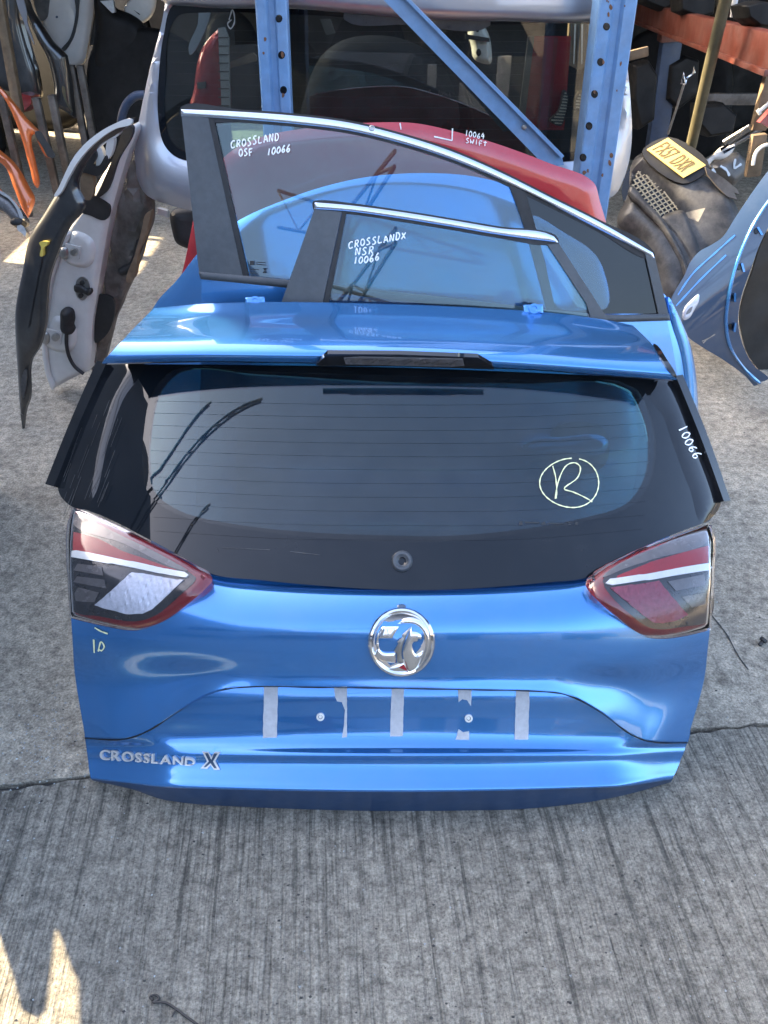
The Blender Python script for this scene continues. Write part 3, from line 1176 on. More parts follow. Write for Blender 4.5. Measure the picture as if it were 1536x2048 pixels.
# rear window: a bowed sheet of glass with a printed black border
gs = R(38)
GN = Vector((0, -math.sin(gs), math.cos(gs)))
G = Surf((0, 1.12, .474), GN, [((1, 0, 0), 0, .10, .30)])
glass_out = [(212, 728, 1), (165, 850), (118, 975, 1), (128, 999), (160, 1016, 1), (205, 1032), (300, 1080), (382, 1124), (424, 1148), (520, 1160), (650, 1172), (800, 1180),
             (900, 1179), (1000, 1173), (1100, 1164), (1174, 1155), (1230, 1124), (1300, 1088), (1400, 1049), (1418, 1043, 1), (1432, 1024), (1441, 1003, 1), (1400, 885), (1346, 758, 1), (1060, 745, 1), (800, 735), (420, 729, 1)]
clear_in = [(350, 738), (305, 785), (288, 860), (285, 930), (296, 985), (345, 1024), (440, 1050), (600, 1072), (760, 1083), (900, 1083), (1050, 1066), (1180, 1040), (1268, 1008), (1302, 960),
            (1312, 890), (1300, 830), (1268, 775), (1060, 760), (800, 752), (500, 742)]
patch('window_border', glass_out, G, M['frit'], tg, 0, .004, [clear_in], step=26)
cen = (800, 910)
clear2 = [(cen[0] + (x - cen[0]) * (1 - 13 / math.hypot(x - cen[0], y - cen[1])), cen[1] + (y - cen[1]) * (1 - 13 / math.hypot(x - cen[0], y - cen[1]))) for x, y in clear_in]
clear3 = [(cen[0] + (x - cen[0]) * .97, cen[1] + (y - cen[1]) * .985) for x, y in clear_in]
patch('dotted_border', clear_in, G, M['fade'], tg, 0, .004, [clear2], step=30)
pane = patch('window_pane', clear2, G, M['glass_dark'], tg, 0, .004, step=30)
hl = []
for k in range(11):
    y = 800 + k * 24 + k * k * .2
    hl.append([(300 + abs(k - 5) * 2, y + 2), (560, y + 7 + k), (800, y + 10 + k), (1050, y + 8 + k), (1300 - abs(k - 5) * 3, y - 2)])
v, f = strokes_geo(hl, G, .00012, .0002)
o = add('heating_lines', mesh('heating_lines', v, f), M['dark_plastic'], pane)
tag(o, kind='stuff')
# printed glass mark
for q in ([(1038, 1043), (1045, 1043), (1045, 1050), (1038, 1050)], [(1050, 1044), (1078, 1045), (1078, 1047), (1050, 1046)], [(1082, 1050), (1088, 1042), (1092, 1050)], [(1095, 1046), (1125, 1047), (1125, 1049), (1095, 1048)], [(1132, 1044), (1142, 1044), (1135, 1050), (1143, 1050)], [(1150, 1044), (1156, 1044), (1156, 1050), (1150, 1050)]):
    patch('glass_mark', q, G, M['dark_plastic'], pane, .001, .0008, smooth=False)
disc('wiper_grommet', G, (804, 1123), [(21, 0), (21, .005), (18, .009), (13, .009), (10, .006), (8, .005), (7.5, -.002)], M['trim'], tg, 32)
disc('wiper_hole', G, (804, 1123), [(7.6, .0045), (6, .0035)], M['frit'], tg, 20)
# scratched gloss side blades and their outer lips
patch('side_blade', [(220, 727), (290, 728), (246, 800), (215, 890), (184, 1000), (160, 1018), (128, 1001), (116, 976)], G, M['black_gloss'], tg, .006, .006, step=18, dome=(.006, 26))
patch('side_blade', [(1338, 758), (1290, 778), (1325, 830), (1350, 900), (1382, 985), (1404, 1046), (1432, 1026), (1442, 1003), (1398, 880)], G, M['black_gloss'], tg, .006, .006, step=18, dome=(.006, 26))
patch('outer_lip', [(204, 727, 1), (223, 731, 1), (170, 850), (120, 977, 1), (103, 972, 1), (150, 852)], G, M['black_gloss'], tg, .016, .022, step=14)
patch('outer_lip', [(1341, 757, 1), (1355, 755, 1), (1405, 880), (1448, 1005, 1), (1435, 1006, 1), (1392, 885)], G, M['black_gloss'], tg, .016, .022, step=14)
# light scratches across the black border
sc = []
rs = random.Random(5)
for k in range(26):
    x, y = rs.uniform(130, 215), rs.uniform(800, 990)
    L_ = rs.uniform(20, 70)
    x -= (y - 800) * .22
    x += 45
    sc.append([(x, y), (x - L_ * .38, y + L_)])
v, f = strokes_geo(sc, G, .0004, .0068)
add('scratches', mesh('scratches', v, f), M['plastic'], tg)
v, f = strokes_geo([[(445, 1096), (500, 1098), (540, 1100)], [(580, 1103), (640, 1110)], [(433, 1096), (437, 1104)], [(500, 722), (520, 724)]], G, .0007, .0004)
add('scratches', mesh('scratches', v, f), M['plastic'], tg)

# tail lamps ---------------------------------------------------------
def lamp(outline, inner, band, red, bar_, lens2, vanes, mat2, off0=-.004):
    S_ = LAMP_S
    b = patch('tail_light', outline, S_, M['lamp_red'], tg, off0 + .012, .03, step=9, dome=(.007, 16))
    patch('housing', inner, S_, M['lamp_dark'], b, off0 + .0135, .008, step=12)
    patch('upper_band', band, S_, M['lamp_grey'], b, off0 + .0145, .003, step=10)
    patch('reflector', red, S_, M['lamp_panel'], b, off0 + .0155, .003, step=8, smooth=False)
    patch('light_bar', bar_, S_, M['lamp_bar'], b, off0 + .0175, .006, step=6, smooth=False)
    patch('bulb_lens', lens2, S_, mat2, b, off0 + .0165, .004, step=5, smooth=False, wob=lambda p: .0009 * math.sin((p[0] * .45 + p[1]) * 1.1))
    for v_ in vanes:
        patch('vane', v_, S_, M['lamp_grey'], b, off0 + .0160, .004, step=12, smooth=False)
    patch('lens_cover', outline, S_, M['lens'], b, off0 + .0225, .002, step=9, dome=(.008, 18))
    return b


left_out = [(150, 1019, 1), (170, 1025), (250, 1061), (340, 1107), (398, 1138), (420, 1150), (425, 1160), (414, 1175), (380, 1205), (335, 1238), (305, 1251), (272, 1257), (205, 1246), (146, 1232, 1), (142, 1140), (141, 1052)]
lamp(left_out,
     [(150, 1048), (162, 1042), (260, 1092), (340, 1130), (388, 1154), (394, 1161), (368, 1188), (320, 1226), (300, 1235), (272, 1240), (205, 1230), (152, 1218), (149, 1130)],
     [(152, 1032), (164, 1036), (250, 1078), (340, 1122), (378, 1146), (355, 1141), (250, 1092), (152, 1054)],
     [(153, 1070, 1), (200, 1083), (250, 1108), (355, 1143, 1), (362, 1150, 1), (256, 1125), (153, 1105, 1)],
     [(152, 1107, 1), (160, 1106), (373, 1149), (381, 1156, 1), (376, 1160), (152, 1117, 1)],
     [(268, 1147, 1), (372, 1164, 1), (310, 1216), (290, 1225), (261, 1225, 1), (196, 1208, 1)],
     [[(156, 1141), (163, 1130), (209, 1136), (213, 1152)], [(156, 1163), (163, 1153), (215, 1160), (219, 1176)], [(158, 1184), (165, 1174), (205, 1184), (196, 1202), (160, 1200)]],
     M['lamp_clear'])
lamp([(1414, 1051, 1), (1398, 1056), (1300, 1092), (1222, 1129), (1184, 1154), (1172, 1165), (1174, 1177), (1192, 1198), (1242, 1241), (1282, 1268), (1312, 1273), (1360, 1268), (1415, 1255, 1), (1420, 1150), (1423, 1080)],
     [(1412, 1078), (1300, 1112), (1235, 1144), (1206, 1165), (1208, 1178), (1250, 1222), (1290, 1250), (1312, 1255), (1360, 1250), (1411, 1238), (1415, 1150)],
     [(1411, 1064), (1300, 1103), (1225, 1140), (1206, 1160), (1240, 1145), (1300, 1124), (1411, 1088)],
     [(1411, 1098, 1), (1300, 1128), (1232, 1157), (1230, 1163, 1), (1409, 1130, 1)],
     [(1210, 1173, 1), (1218, 1164), (1408, 1132), (1415, 1138), (1412, 1143), (1221, 1175)],
     [(1217, 1180, 1), (1312, 1164, 1), (1332, 1186), (1368, 1226, 1), (1340, 1238), (1318, 1242), (1298, 1241)],
     [[(1330, 1166), (1400, 1152), (1402, 1170), (1345, 1182)], [(1356, 1192), (1403, 1183), (1402, 1205), (1376, 1212)]],
     M['lamp_pink'])

# round emblem ---------------------------------------------------------
EC = (803, 1284)
bd = thing('emblem_tmp', None, None) if False else None
em = disc('emblem', US, EC, [(67, 0), (67, .005), (64, .0085), (60, .0085), (57, .0045), (56, .003)], M['chrome'], tg, 48)
def EZ(*pts):
    return [((660 + p[0] / 5.12), (1080 + p[1] / 5.12)) + tuple(p[2:]) for p in pts]
ek = dict(step=5, dome=(.0025, 5))
disc('field', US, EC, [(57.5, .002), (40, .002), (10, .002)], M['blue'], em, 32)
patch('flag', EZ((550, 885, 1), (705, 883, 1), (635, 997, 1), (505, 997, 1)), US, M['silver_letters'], em, .007, .005, smooth=False, **ek)
v, f = strokes_geo([EZ((585, 905), (605, 975)), EZ((605, 975), (665, 905))], US, .0012, .007)
add('flag_letter', mesh('flag_letter', v, f), M['steel'], em)
patch('arm', EZ((560, 890), (500, 985), (500, 1060), (520, 1125), (560, 1142), (672, 1142, 1), (672, 1248, 1), (600, 1240), (520, 1215), (455, 1160), (478, 1110), (472, 1050), (490, 960), (540, 885)), US, M['silver_letters'], em, .007, .005, **ek)
patch('wing', EZ((690, 858, 1), (750, 820), (830, 803), (920, 828), (995, 905), (1025, 1000), (1012, 1120), (970, 1220), (915, 1290), (900, 1270, 1), (950, 1170), (976, 1080), (970, 985), (930, 905), (870, 862), (780, 850)), US, M['silver_letters'], em, .0065, .005, **ek)
patch('griffin', EZ((835, 882, 1), (838, 925), (890, 935), (935, 975), (932, 1008, 1), (905, 1000), (895, 1022, 1), (850, 1035), (840, 1070), (858, 1130), (885, 1170, 1), (952, 1128, 1), (930, 1210), (890, 1290), (850, 1322), (810, 1332), (770, 1240), (748, 1170), (757, 1080), (790, 985)), US, M['silver_letters'], em, .008, .006, **ek)
patch('mane', EZ((832, 882, 1), (735, 968, 1), (742, 985, 1), (690, 1035, 1), (700, 1050, 1), (655, 1130, 1), (680, 1150), (690, 1240), (745, 1255), (735, 1180), (743, 1080), (785, 975)), US, M['steel'], em, .0062, .005, **ek)
patch('haunch', EZ((590, 1312, 1), (700, 1265), (752, 1248, 1), (805, 1332, 1), (740, 1342), (650, 1335)), US, M['silver_letters'], em, .0066, .005, **ek)
patch('red_wedge', EZ((705, 1280, 1), (755, 1254, 1), (792, 1316, 1)), US, M['lamp_panel'], em, .0085, .002, smooth=False)
disc('rivet_mark', US, (803, 1213), [(9, .0), (9, .001), (6, .002)], M['blue_dark'], tg, 20, .5)

# plate recess: foam strips, screw bosses
for q in ([(528, 1374), (556, 1373), (554, 1475), (526, 1476)], [(668, 1374), (694, 1373), (694, 1474), (684, 1475), (688, 1450), (690, 1420), (684, 1404), (674, 1402), (670, 1392)], [(783, 1378), (808, 1377), (806, 1472), (780, 1473)],
          [(916, 1379), (943, 1379), (942, 1412), (934, 1400), (924, 1398), (917, 1404)], [(917, 1458), (926, 1464), (938, 1462), (938, 1480), (911, 1479)], [(1032, 1381), (1059, 1381), (1056, 1479), (1029, 1479)]):
    rr = random.Random(int(q[0][0]))
    q2 = []
    for i in range(len(q)):
        a, b = q[i], q[(i + 1) % len(q)]
        k = max(1, int(math.hypot(b[0] - a[0], b[1] - a[1]) / 7))
        for j in range(k):
            jt = .45 if j else 0
            q2.append((a[0] + (b[0] - a[0]) * j / k + rr.uniform(-jt, jt), a[1] + (b[1] - a[1]) * j / k + rr.uniform(-jt, jt)))
    patch('adhesive_strip', q2, LS, M['adhesive'], tg, .0012, .001, smooth=False, step=12)
for c in ((641, 1433), (937, 1436)):
    s = disc('screw_boss', LS, c, [(8, 0), (8, .003), (5, .004), (4.2, .002), (3.5, .0015)], M['plate_white'], tg, 20)
    disc('hole', LS, c, [(4.3, .0022), (3, .0012)], M['frit'], s, 14)
# chrome model lettering
FAT[0] = .016
letters('CROSSLAND', [(203, 1517), (391, 1532), (392, 1514), (203, 1497)], LS, M['badge_metal'], tg, .0058, .0055)
FAT[0] = 0
xq = [(405, 1503), (418, 1504), (424, 1513), (430, 1504), (442, 1504), (431, 1521), (441, 1540), (429, 1540), (422, 1530), (415, 1538), (402, 1537), (415, 1521)]
patch('letter', xq, LS, M['badge_metal'], tg, .0035, .003, smooth=False)
patch('letter_core', [(411, 1506), (417, 1506), (424, 1517), (429, 1507), (436, 1507), (427, 1521), (435, 1537), (430, 1537), (422, 1525), (413, 1535), (408, 1535), (419, 1521)], LS, M['blue_dark'], tg, .0042, .001, smooth=False)

# hinge brackets at the far edge
for cx, cy in ((511, 603), (1067, 618)):
    ps = leaning(1.694, .8, 30)
    hb = patch('hinge_bracket', [(cx - 20, cy - 8, 1), (cx + 18, cy - 9, 1), (cx + 19, cy + 8, 1), (cx - 21, cy + 9, 1)], ps, M['blue'], tg, .004, .004, step=5, smooth=False, dome=(.002, 5))
    disc('bolt', ps, (cx, cy), [(11, .003), (10, .007), (6, .007), (5, .005)], M['blue'], hb, 20)

# pen and crayon marks
handwrite('10066', (1350, 858), (1384, 925), 17, (.85, -.45), G, M['marker'], tg, .0030, .0062)
ring = [(1138 + 59 * math.cos(a), 966 + 49 * math.sin(a) + 3 * math.sin(2 * a)) for a in [R(-70 + i * 15) for i in range(24)]]
v, f = strokes_geo([ring, [(1105, 932), (1111, 955), (1113, 985), (1112, 997)], [(1110, 998), (1118, 958), (1134, 930), (1150, 926), (1160, 934), (1155, 955), (1128, 978), (1145, 984), (1175, 998), (1184, 1004)]], G, .0026, .0005)
add('crayon_mark', mesh('crayon_mark', v, f), M['chalk'], tg)
v, f = strokes_geo([[(190, 1255), (202, 1262), (216, 1267)], [(188, 1279), (189, 1305)], [(197, 1302), (203, 1283), (209, 1293), (203, 1301), (197, 1297)]], US, .0034, .0005)
add('crayon_mark', mesh('crayon_mark', v, f), M['chalk'], tg)

# hidden back frame: gives the tailgate its real thickness
back = []
for a, b in (((230, 1120), (240, 1440)), ((1340, 1130), (1310, 1440))):
    pa, na = US.hit(*a)
    pb, nb_ = US.hit(*b)
    back.append(bar_geo(pa - na * .05, pb - nb_ * .05, .05, .06))
v, f = join_geo(back)
add('inner_frame', mesh('inner_frame', v, f), M['blue'], tg)

# ------------------------------------------------------------------ doors, bonnets behind
RD = leaning(1.795, .95, 20, 0, [((1, 0, 0), .1, .06, 0)])
rd = thing('car_door_shell', 'blue rear car door with grey pillar trim and a reflecting window, right behind the tailgate', 'car door', (.1, 1.7, 0), 'loose blue car doors')
patch('door_skin', [(563, 606, 1), (520, 680), (482, 790), (470, 950), (470, 1115, 1), (1240, 1115, 1), (1280, 900), (1262, 760), (1214, 640, 1), (900, 622, 1)], RD, M['blue'], rd, -.012, .02, step=40)
hd = patch('door_handle', [(1042, 895), (1058, 878), (1120, 873), (1205, 872), (1215, 885), (1205, 905), (1120, 903), (1060, 905)], RD, M['blue'], rd, .02, .02, step=14, dome=(.012, 14))
patch('handle_recess_shade', [(1105, 870), (1118, 852), (1195, 850), (1215, 868), (1212, 930), (1180, 948), (1125, 940), (1105, 915)], RD, M['blue_dark'], hd, -.005, .003, step=14)  # flat deep blue patch, the recess's shade put into its colour
patch('pillar_trim', [(629, 419, 1), (684, 424, 1), (645, 608, 1), (563, 606, 1)], RD, M['trim'], rd, .004, .008, step=26, smooth=False)
patch('window_channel', [(685, 424, 1), (693, 425, 1), (657, 609, 1), (646, 608, 1)], RD, M['rubber'], rd, .003, .008, step=26, smooth=False)
patch('window_pane', [(692, 424, 1), (800, 438, 1), (900, 454, 1), (1000, 471, 1), (1094, 488, 1), (1174, 606, 1), (1178, 640, 1), (650, 612, 1)], RD, M['glass'], rd, -.004, .004, step=40, smooth=False)
patch('seal', [(626, 403), (632, 401), (700, 406), (800, 420), (900, 436), (1000, 453), (1107, 468), (1114, 474), (1118, 486), (1112, 489), (1000, 476), (900, 459), (800, 443), (700, 428), (684, 427), (628, 421)], RD, M['rubber'], rd, .001, .012, step=24)
patch('chrome_strip', [(630, 405, 1), (700, 411), (800, 424), (900, 440), (1000, 457), (1105, 472), (1116, 485, 1), (1000, 470), (900, 453), (800, 437), (700, 423), (629, 418, 1)], RD, M['chrome_strip'], rd, .006, .006, step=4, dome=(.002, 6))
patch('rear_pillar_trim', [(1094, 489, 1), (1117, 487, 1), (1216, 640, 1), (1180, 634, 1), (1172, 607, 1)], RD, M['trim'], rd, .004, .008, step=26, smooth=False)
handwrite('CROSSLANDX', (697, 497), (814, 477), 14, (.05, -1), RD, M['marker'], rd, .0030, .0003)
handwrite('NSR', (710, 511), (750, 507), 14, (.1, -1), RD, M['marker'], rd, .0030, .0003)
handwrite('10066', (706, 529), (760, 521), 15, (.12, -1), RD, M['marker'], rd, .0030, .0003)

FD = leaning(1.92, .95, 17, 0, [((1, 0, 0), .1, .05, 0)])
fd = thing('car_door_shell', 'blue front car door with long chrome window strip and quarter glass, behind the rear door', 'car door', (0, 1.8, 0), 'loose blue car doors')
patch('door_skin', [(401, 556, 1), (570, 574), (900, 608), (1215, 642), (1337, 640, 1), (1352, 715), (1364, 800), (1366, 900), (1330, 1050), (1290, 1180, 1), (380, 1180, 1), (398, 800)], FD, M['blue'], fd, -.010, .02, step=40)
patch('pillar_trim', [(364, 231, 1), (417, 236, 1), (486, 552, 1), (399, 545, 1)], FD, M['trim'], fd, .004, .008, step=30, smooth=False)
patch('window_channel', [(417, 236, 1), (428, 238, 1), (498, 553, 1), (486, 552, 1)], FD, M['rubber'], fd, .003, .008, step=30, smooth=False)
patch('window_pane', [(427, 239, 1), (480, 241), (600, 252), (700, 265), (800, 289), (900, 321), (1018, 369, 1), (1050, 460), (1078, 560), (1096, 622, 1), (500, 556, 1)], FD, M['glass'], fd, -.004, .004, step=40)
patch('window_divider', [(1016, 366, 1), (1050, 383, 1), (1078, 480), (1112, 625, 1), (1094, 622, 1), (1050, 460)], FD, M['rubber'], fd, .003, .008, step=30)
q_out = [(1049, 382, 1), (1100, 404), (1200, 456), (1292, 508, 1), (1320, 628, 1), (1110, 628, 1), (1078, 480)]
q_in = [(1066, 432), (1130, 466), (1188, 505), (1208, 540), (1216, 615), (1180, 620), (1118, 616), (1090, 520)]
patch('quarter_border', q_out, FD, M['frit'], fd, -.003, .004, [q_in], step=28)
patch('quarter_pane', q_in, FD, M['glass'], fd, -.003, .004, step=30)
patch('corner_trim', [(1289, 506, 1), (1309, 516, 1), (1338, 638, 1), (1317, 632, 1)], FD, M['trim'], fd, .004, .008, step=26, smooth=False)
patch('belt_trim', [(398, 543, 1), (570, 559), (900, 596), (1215, 629), (1337, 627, 1), (1339, 641, 1), (1215, 643), (900, 612), (570, 575), (402, 558, 1)], FD, M['trim'], fd, .008, .014, step=5, dome=(.003, 6))
top = [(362, 214), (480, 219), (600, 228), (700, 241), (800, 265), (900, 297), (1000, 340), (1100, 390), (1200, 440), (1306, 501)]
patch('seal', top + [(1310, 518), (1302, 520), (1200, 465), (1100, 414), (1000, 365), (900, 323), (800, 291), (700, 267), (600, 254), (480, 244), (364, 236)], FD, M['rubber'], fd, .001, .012, step=24)
patch('chrome_strip', [(363, 219, 1)] + [(x, y + 5) for x, y in top[1:-1]] + [(1304, 505, 1), (1308, 516, 1), (1200, 460), (1100, 409), (1000, 360), (900, 318), (800, 286), (700, 262), (600, 249), (480, 239), (364, 232, 1)], FD, M['chrome_strip'], fd, .006, .006, step=4, dome=(.002, 6))
disc('dent', FD, (744, 257), [(6, .0075), (5, .0085), (2, .0078)], M['steel'], fd, 12)
handwrite('CROSSLAND', (462, 296), (560, 281), 15, (.02, -1), FD, M['marker'], fd, .0032, .0003)
handwrite('OSF', (478, 314), (508, 310), 14, (0, -1), FD, M['marker'], fd, .0032, .0003)
handwrite('10066', (533, 312), (582, 303), 15, (.12, -1), FD, M['marker'], fd, .0032, .0003)
for q in ([(500, 522), (508, 522), (508, 530), (500, 530)], [(511, 524), (530, 525), (530, 526), (511, 525)], [(511, 528), (532, 530), (532, 531), (511, 529)], [(500, 538), (518, 539), (518, 540), (500, 539)], [(500, 545), (514, 546), (514, 547), (500, 546)], [(526, 537), (534, 537), (530, 541), (534, 546), (525, 546), (529, 541)]):
    patch('glass_mark', q, FD, M['dark_plastic'], fd, .0008, .0006, smooth=False)

BB = leaning(2.05, .95, 20, 0, [((1, 0, 0), .05, .10, .12)])
bb = thing('car_bonnet', 'blue car bonnet standing on edge behind the two blue doors', 'bonnet', (0, 1.9, 0), 'loose car bonnets')
patch('outer_skin', [(282, 660), (310, 603), (350, 560), (393, 505), (430, 470), (490, 432), (560, 402), (640, 374), (740, 352), (850, 345), (950, 352), (1050, 380), (1130, 420), (1200, 470), (1280, 540), (1337, 592), (1362, 640), (1382, 690), (1394, 760), (1397, 850), (1388, 960), (1330, 1110, 1), (300, 1110, 1), (268, 850)], BB, M['blue'], bb, 0, .015, step=34, dome=(.012, 34))
patch('edge_flange', [(1337, 594), (1362, 641), (1381, 690), (1393, 760), (1396, 850), (1386, 955), (1370, 940), (1374, 850), (1372, 770), (1362, 705), (1346, 650)], BB, M['blue'], bb, .006, .012, step=10, dome=(.006, 11))

RB = leaning(2.22, .95, 8, 0, [((1, 0, 0), .05, .06, .05)])
rb = thing('car_bonnet', 'red car bonnet standing on edge with white pen writing, behind the blue bonnet', 'bonnet', (0, 2.1, 0), 'loose car bonnets')
patch('outer_skin', [(368, 520), (378, 470), (386, 432), (420, 352), (455, 307), (520, 275), (620, 256), (740, 246), (830, 247), (900, 261), (1000, 290), (1100, 327), (1190, 366), (1203, 405), (1217, 455), (1250, 700), (1220, 980, 1), (380, 980, 1), (340, 640)], RB, M['red'], rb, 0, .014, step=30, dome=(.012, 30))
handwrite('10064', (929, 272), (970, 279), 11, (.1, -1), RB, M['marker'], rb, .0024, .0005)
handwrite('SWIFT', (931, 286), (975, 293), 10, (.1, -1), RB, M['marker'], rb, .0024, .0005)
v, f = strokes_geo([[(905, 257), (904, 281)], [(868, 273), (904, 281)], [(800, 246), (802, 259)]], RB, .0034, .0005)
add('marker_line', mesh('marker_line', v, f), M['marker'], rb)

# ------------------------------------------------------------------ silver tailgate and the rack it hangs on
SG = leaning(2.62, .95, 3, 0, [((1, 0, 0), .03, .10, .06)])
sg = thing('tailgate', 'silver tailgate with large dark window propped behind the blue steel rack posts', 'tailgate', (0, 2.7, .6))
s_out = [(336, -60), (326, -5), (316, 50), (295, 130), (275, 220), (262, 300), (265, 352), (285, 392), (330, 412), (400, 428), (600, 438), (900, 424), (1150, 404), (1232, 396), (1258, 350), (1270, 290), (1268, 200), (1258, 100), (1248, -5), (1240, -60)]
s_in = [(322, 70), (312, 150), (311, 240), (322, 290), (345, 315), (400, 328), (600, 334), (900, 332), (1130, 326), (1195, 312), (1232, 272), (1246, 220), (1249, 140), (1238, 50), (1190, 30), (1000, 33), (850, 28), (700, 15), (600, 8), (395, 6), (340, 12)]
patch('outer_skin', s_out, SG, M['silver'], sg, 0, .03, [s_in], step=24, dome=(.022, 46))
patch('window_pane', s_in, SG, M['glass_far'], sg, -.022, .004, step=40)
s_bd = [(334, 60), (326, 150), (324, 235), (334, 280), (356, 302), (410, 314), (600, 318), (900, 316), (1120, 310), (1180, 298), (1214, 264), (1228, 215), (1230, 140), (1220, 62), (1180, 48), (1000, 50), (850, 46), (700, 36), (600, 30), (400, 26), (352, 32)]
patch('window_border', s_in, SG, M['frit'], sg, -.019, .002, [s_bd], step=28)
patch('spoiler', [(330, -70), (334, 0), (395, 12), (600, 17), (700, 25), (850, 37), (1000, 41), (1200, 38), (1244, 20), (1244, -70)], SG, M['silver'], sg, .07, .08, step=20, dome=(.03, 24))
patch('brake_light', [(690, 24), (815, 34), (976, 38), (976, 50), (815, 48), (690, 38)], SG, M['lamp_dark'], sg, .03, .02, step=14)
v, f = strokes_geo([[(332, 60 + k * 22), (470, 62 + k * 22), (800, 64 + k * 22), (1225, 60 + k * 22)] for k in range(11)], SG, .0003, -.021)
tag(add('heating_lines', mesh('heating_lines', v, f), M['rubber'], sg), kind='stuff')
v, f = strokes_geo([[(455, 40), (462, 20), (466, 45), (458, 58), (452, 48), (460, 40)]], SG, .004, -.016)
add('wiper_clip', mesh('wiper_clip', v, f), M['steel'], sg)


def upright(label, a, b, Y, w, d, holes_, rusty=14):
    """Punched rack post: two flats with a groove between them, from the floor to above the picture."""
    pa, pb = atY(*a, Y), atY(*b, Y)
    t = (pb - pa).normalized()
    lo = pa + t * ((0 - pa.z) / t.z)
    hi = pa + t * ((2.5 - pa.z) / t.z)
    o = thing('rack_post', label, 'rack post', lo, 'uprights of the blue rack')
    face = Vector((0, -1, 0))
    s = t.cross(face).normalized()
    k = s.cross(t).normalized()
    g = .011
    prof = [(-w / 2, -d), (-w / 2, -.004), (-w / 2 + .004, 0), (-w * .17, 0), (-w * .09, -g), (w * .09, -g), (w * .17, 0), (w / 2 - .004, 0), (w / 2, -.004), (w / 2, -d),
            (w / 2 - .003, -d), (w / 2 - .003, -.007), (w * .15, -.004), (w * .08, -g - .003), (-w * .08, -g - .003), (-w * .15, -.004), (-w / 2 + .003, -.007), (-w / 2 + .003, -d)]
    V, n = [], len(prof)
    for p in (lo, hi):
        V += [p + s * q[0] + k * q[1] for q in prof]
    Fc = [(i, (i + 1) % n, n + (i + 1) % n, n + i) for i in range(n)]
    add('channel', mesh('channel', V, Fc, 25), M['rack_blue'], o)
    ps = Surf(pa, k)
    for (x, y) in holes_:
        disc('hole', ps, (x, y), [(7, .0006), (5, .0009)], M['frit'], o, 16, 1.15)
    rr = random.Random(int(a[0]))
    for q in range(rusty):
        u = rr.random() ** .7
        x = a[0] + (b[0] - a[0]) * u + rr.choice((-1, 1, 1)) * rr.uniform(12, 27)
        y = a[1] + (b[1] - a[1]) * u
        r = rr.uniform(2, 6)
        patch('rust_spot', [(x + r * rr.uniform(.3, .8) * math.cos(c), y + r * rr.uniform(.6, 1.4) * math.sin(c)) for c in [i * math.pi / 3 for i in range(6)]], ps, M['rust'], o, .0011, .0006)
    return o, ps, lo, hi


upright('blue punched rack post standing behind the chrome edged door window', (541, 0), (553, 225), 2.46, .082, .06, [(558, 37), (563, 110), (567, 180)], 4)
upright('blue punched rack post with rust spots at the bare end of the diagonal brace', (1238, 0), (1188, 380), 2.44, .098, .09, [(1213, 53), (1201, 124), (1189, 188), (1178, 252), (1166, 315)])
br = thing('rack_brace', 'flat blue steel strip running diagonally between the two rack posts', 'brace', (.1, 2.4, .9))
bp = leaning(2.36, 1.1, 0)
patch('strip', [(748, -20, 1), (800, -20, 1), (1122, 306, 1), (1128, 330, 1), (1092, 334, 1)], bp, M['rack_blue'], br, 0, .006, step=40, smooth=False)
patch('lip', [(793, -20, 1), (802, -20, 1), (1126, 309, 1), (1121, 314, 1)], bp, M['rack_blue'], br, .018, .02, step=40, smooth=False)
disc('bolt', bp, (1048, 254), [(6, .001), (5, .006), (3, .007)], M['steel'], br, 6)

# things seen dimly through the silver tailgate's window and below it
def sheet(name, label, cat, poly, Y, mat, z=.9, lean=6, thick=.03, group=None, smooth=True, dome=None, step=None, yaw=0):
    s = leaning(Y, z, lean, yaw)
    o = thing(name, label, cat, atY(*poly[0][:2], Y), group)
    patch('panel', poly, s, mat, o, 0, thick, step=step, dome=dome, smooth=smooth)
    return o, s


o, s = sheet('wing_panel', 'red car wing seen through the silver tailgate window beside a white strip', 'wing', [(372, 250), (385, 180), (398, 105), (420, 72), (438, 58), (443, 80), (446, 250)], 3.1, M['red'], step=14, dome=(.02, 18))
patch('white_strip', [(437, 56, 1), (450, 54), (458, 75), (462, 250, 1), (446, 250, 1)], s, M['white'], o, .012, .02, smooth=False)
v, f = strokes_geo([[(438, 75 + k * 17), (459, 75 + k * 17)] for k in range(11)], s, .004, .0125)
add('groove', mesh('groove', v, f), M['brown_trim'], o)
patch('bracket', [(395, 165), (412, 163), (412, 176), (396, 178)], s, M['brown_trim'], o, .01, .02, smooth=False)
o, s = sheet('door_edge_panel', 'dark red car panel seen through the silver window near the punched post', 'car panel', [(1068, 72, 1), (1142, 72, 1), (1128, 260, 1), (1048, 260, 1)], 2.9, M['red'], smooth=False)
for x in (1092, 1112):
    v, f = strokes_geo([[(x, 75), (x - 16, 255)]], s, .012, .002)
    add('ridge', mesh('ridge', v, f), M['red_dull'], o)
patch('pale_edge', [(1056, 72, 1), (1068, 72, 1), (1046, 260, 1), (1034, 260, 1)], s, M['shelf_grey'], o, .012, .02, smooth=False)
o, s = sheet('hinge_post', 'cream metal hinge post with a black band seen through the silver window', 'car panel', [(942, 48), (966, 50), (976, 62), (984, 95), (982, 128), (962, 126), (950, 118), (944, 90), (938, 70)], 3.2, M['cream'], step=10, dome=(.02, 12))
patch('band', [(930, 68), (978, 76), (979, 84), (930, 78)], s, M['dark_plastic'], o, .012, .01, smooth=False)
disc('hole', s, (957, 105), [(5, .004), (4, .005)], M['frit'], o, 12, 1.5)
disc('hole', s, (955, 62), [(3, .004), (2, .005)], M['frit'], o, 12, .7)
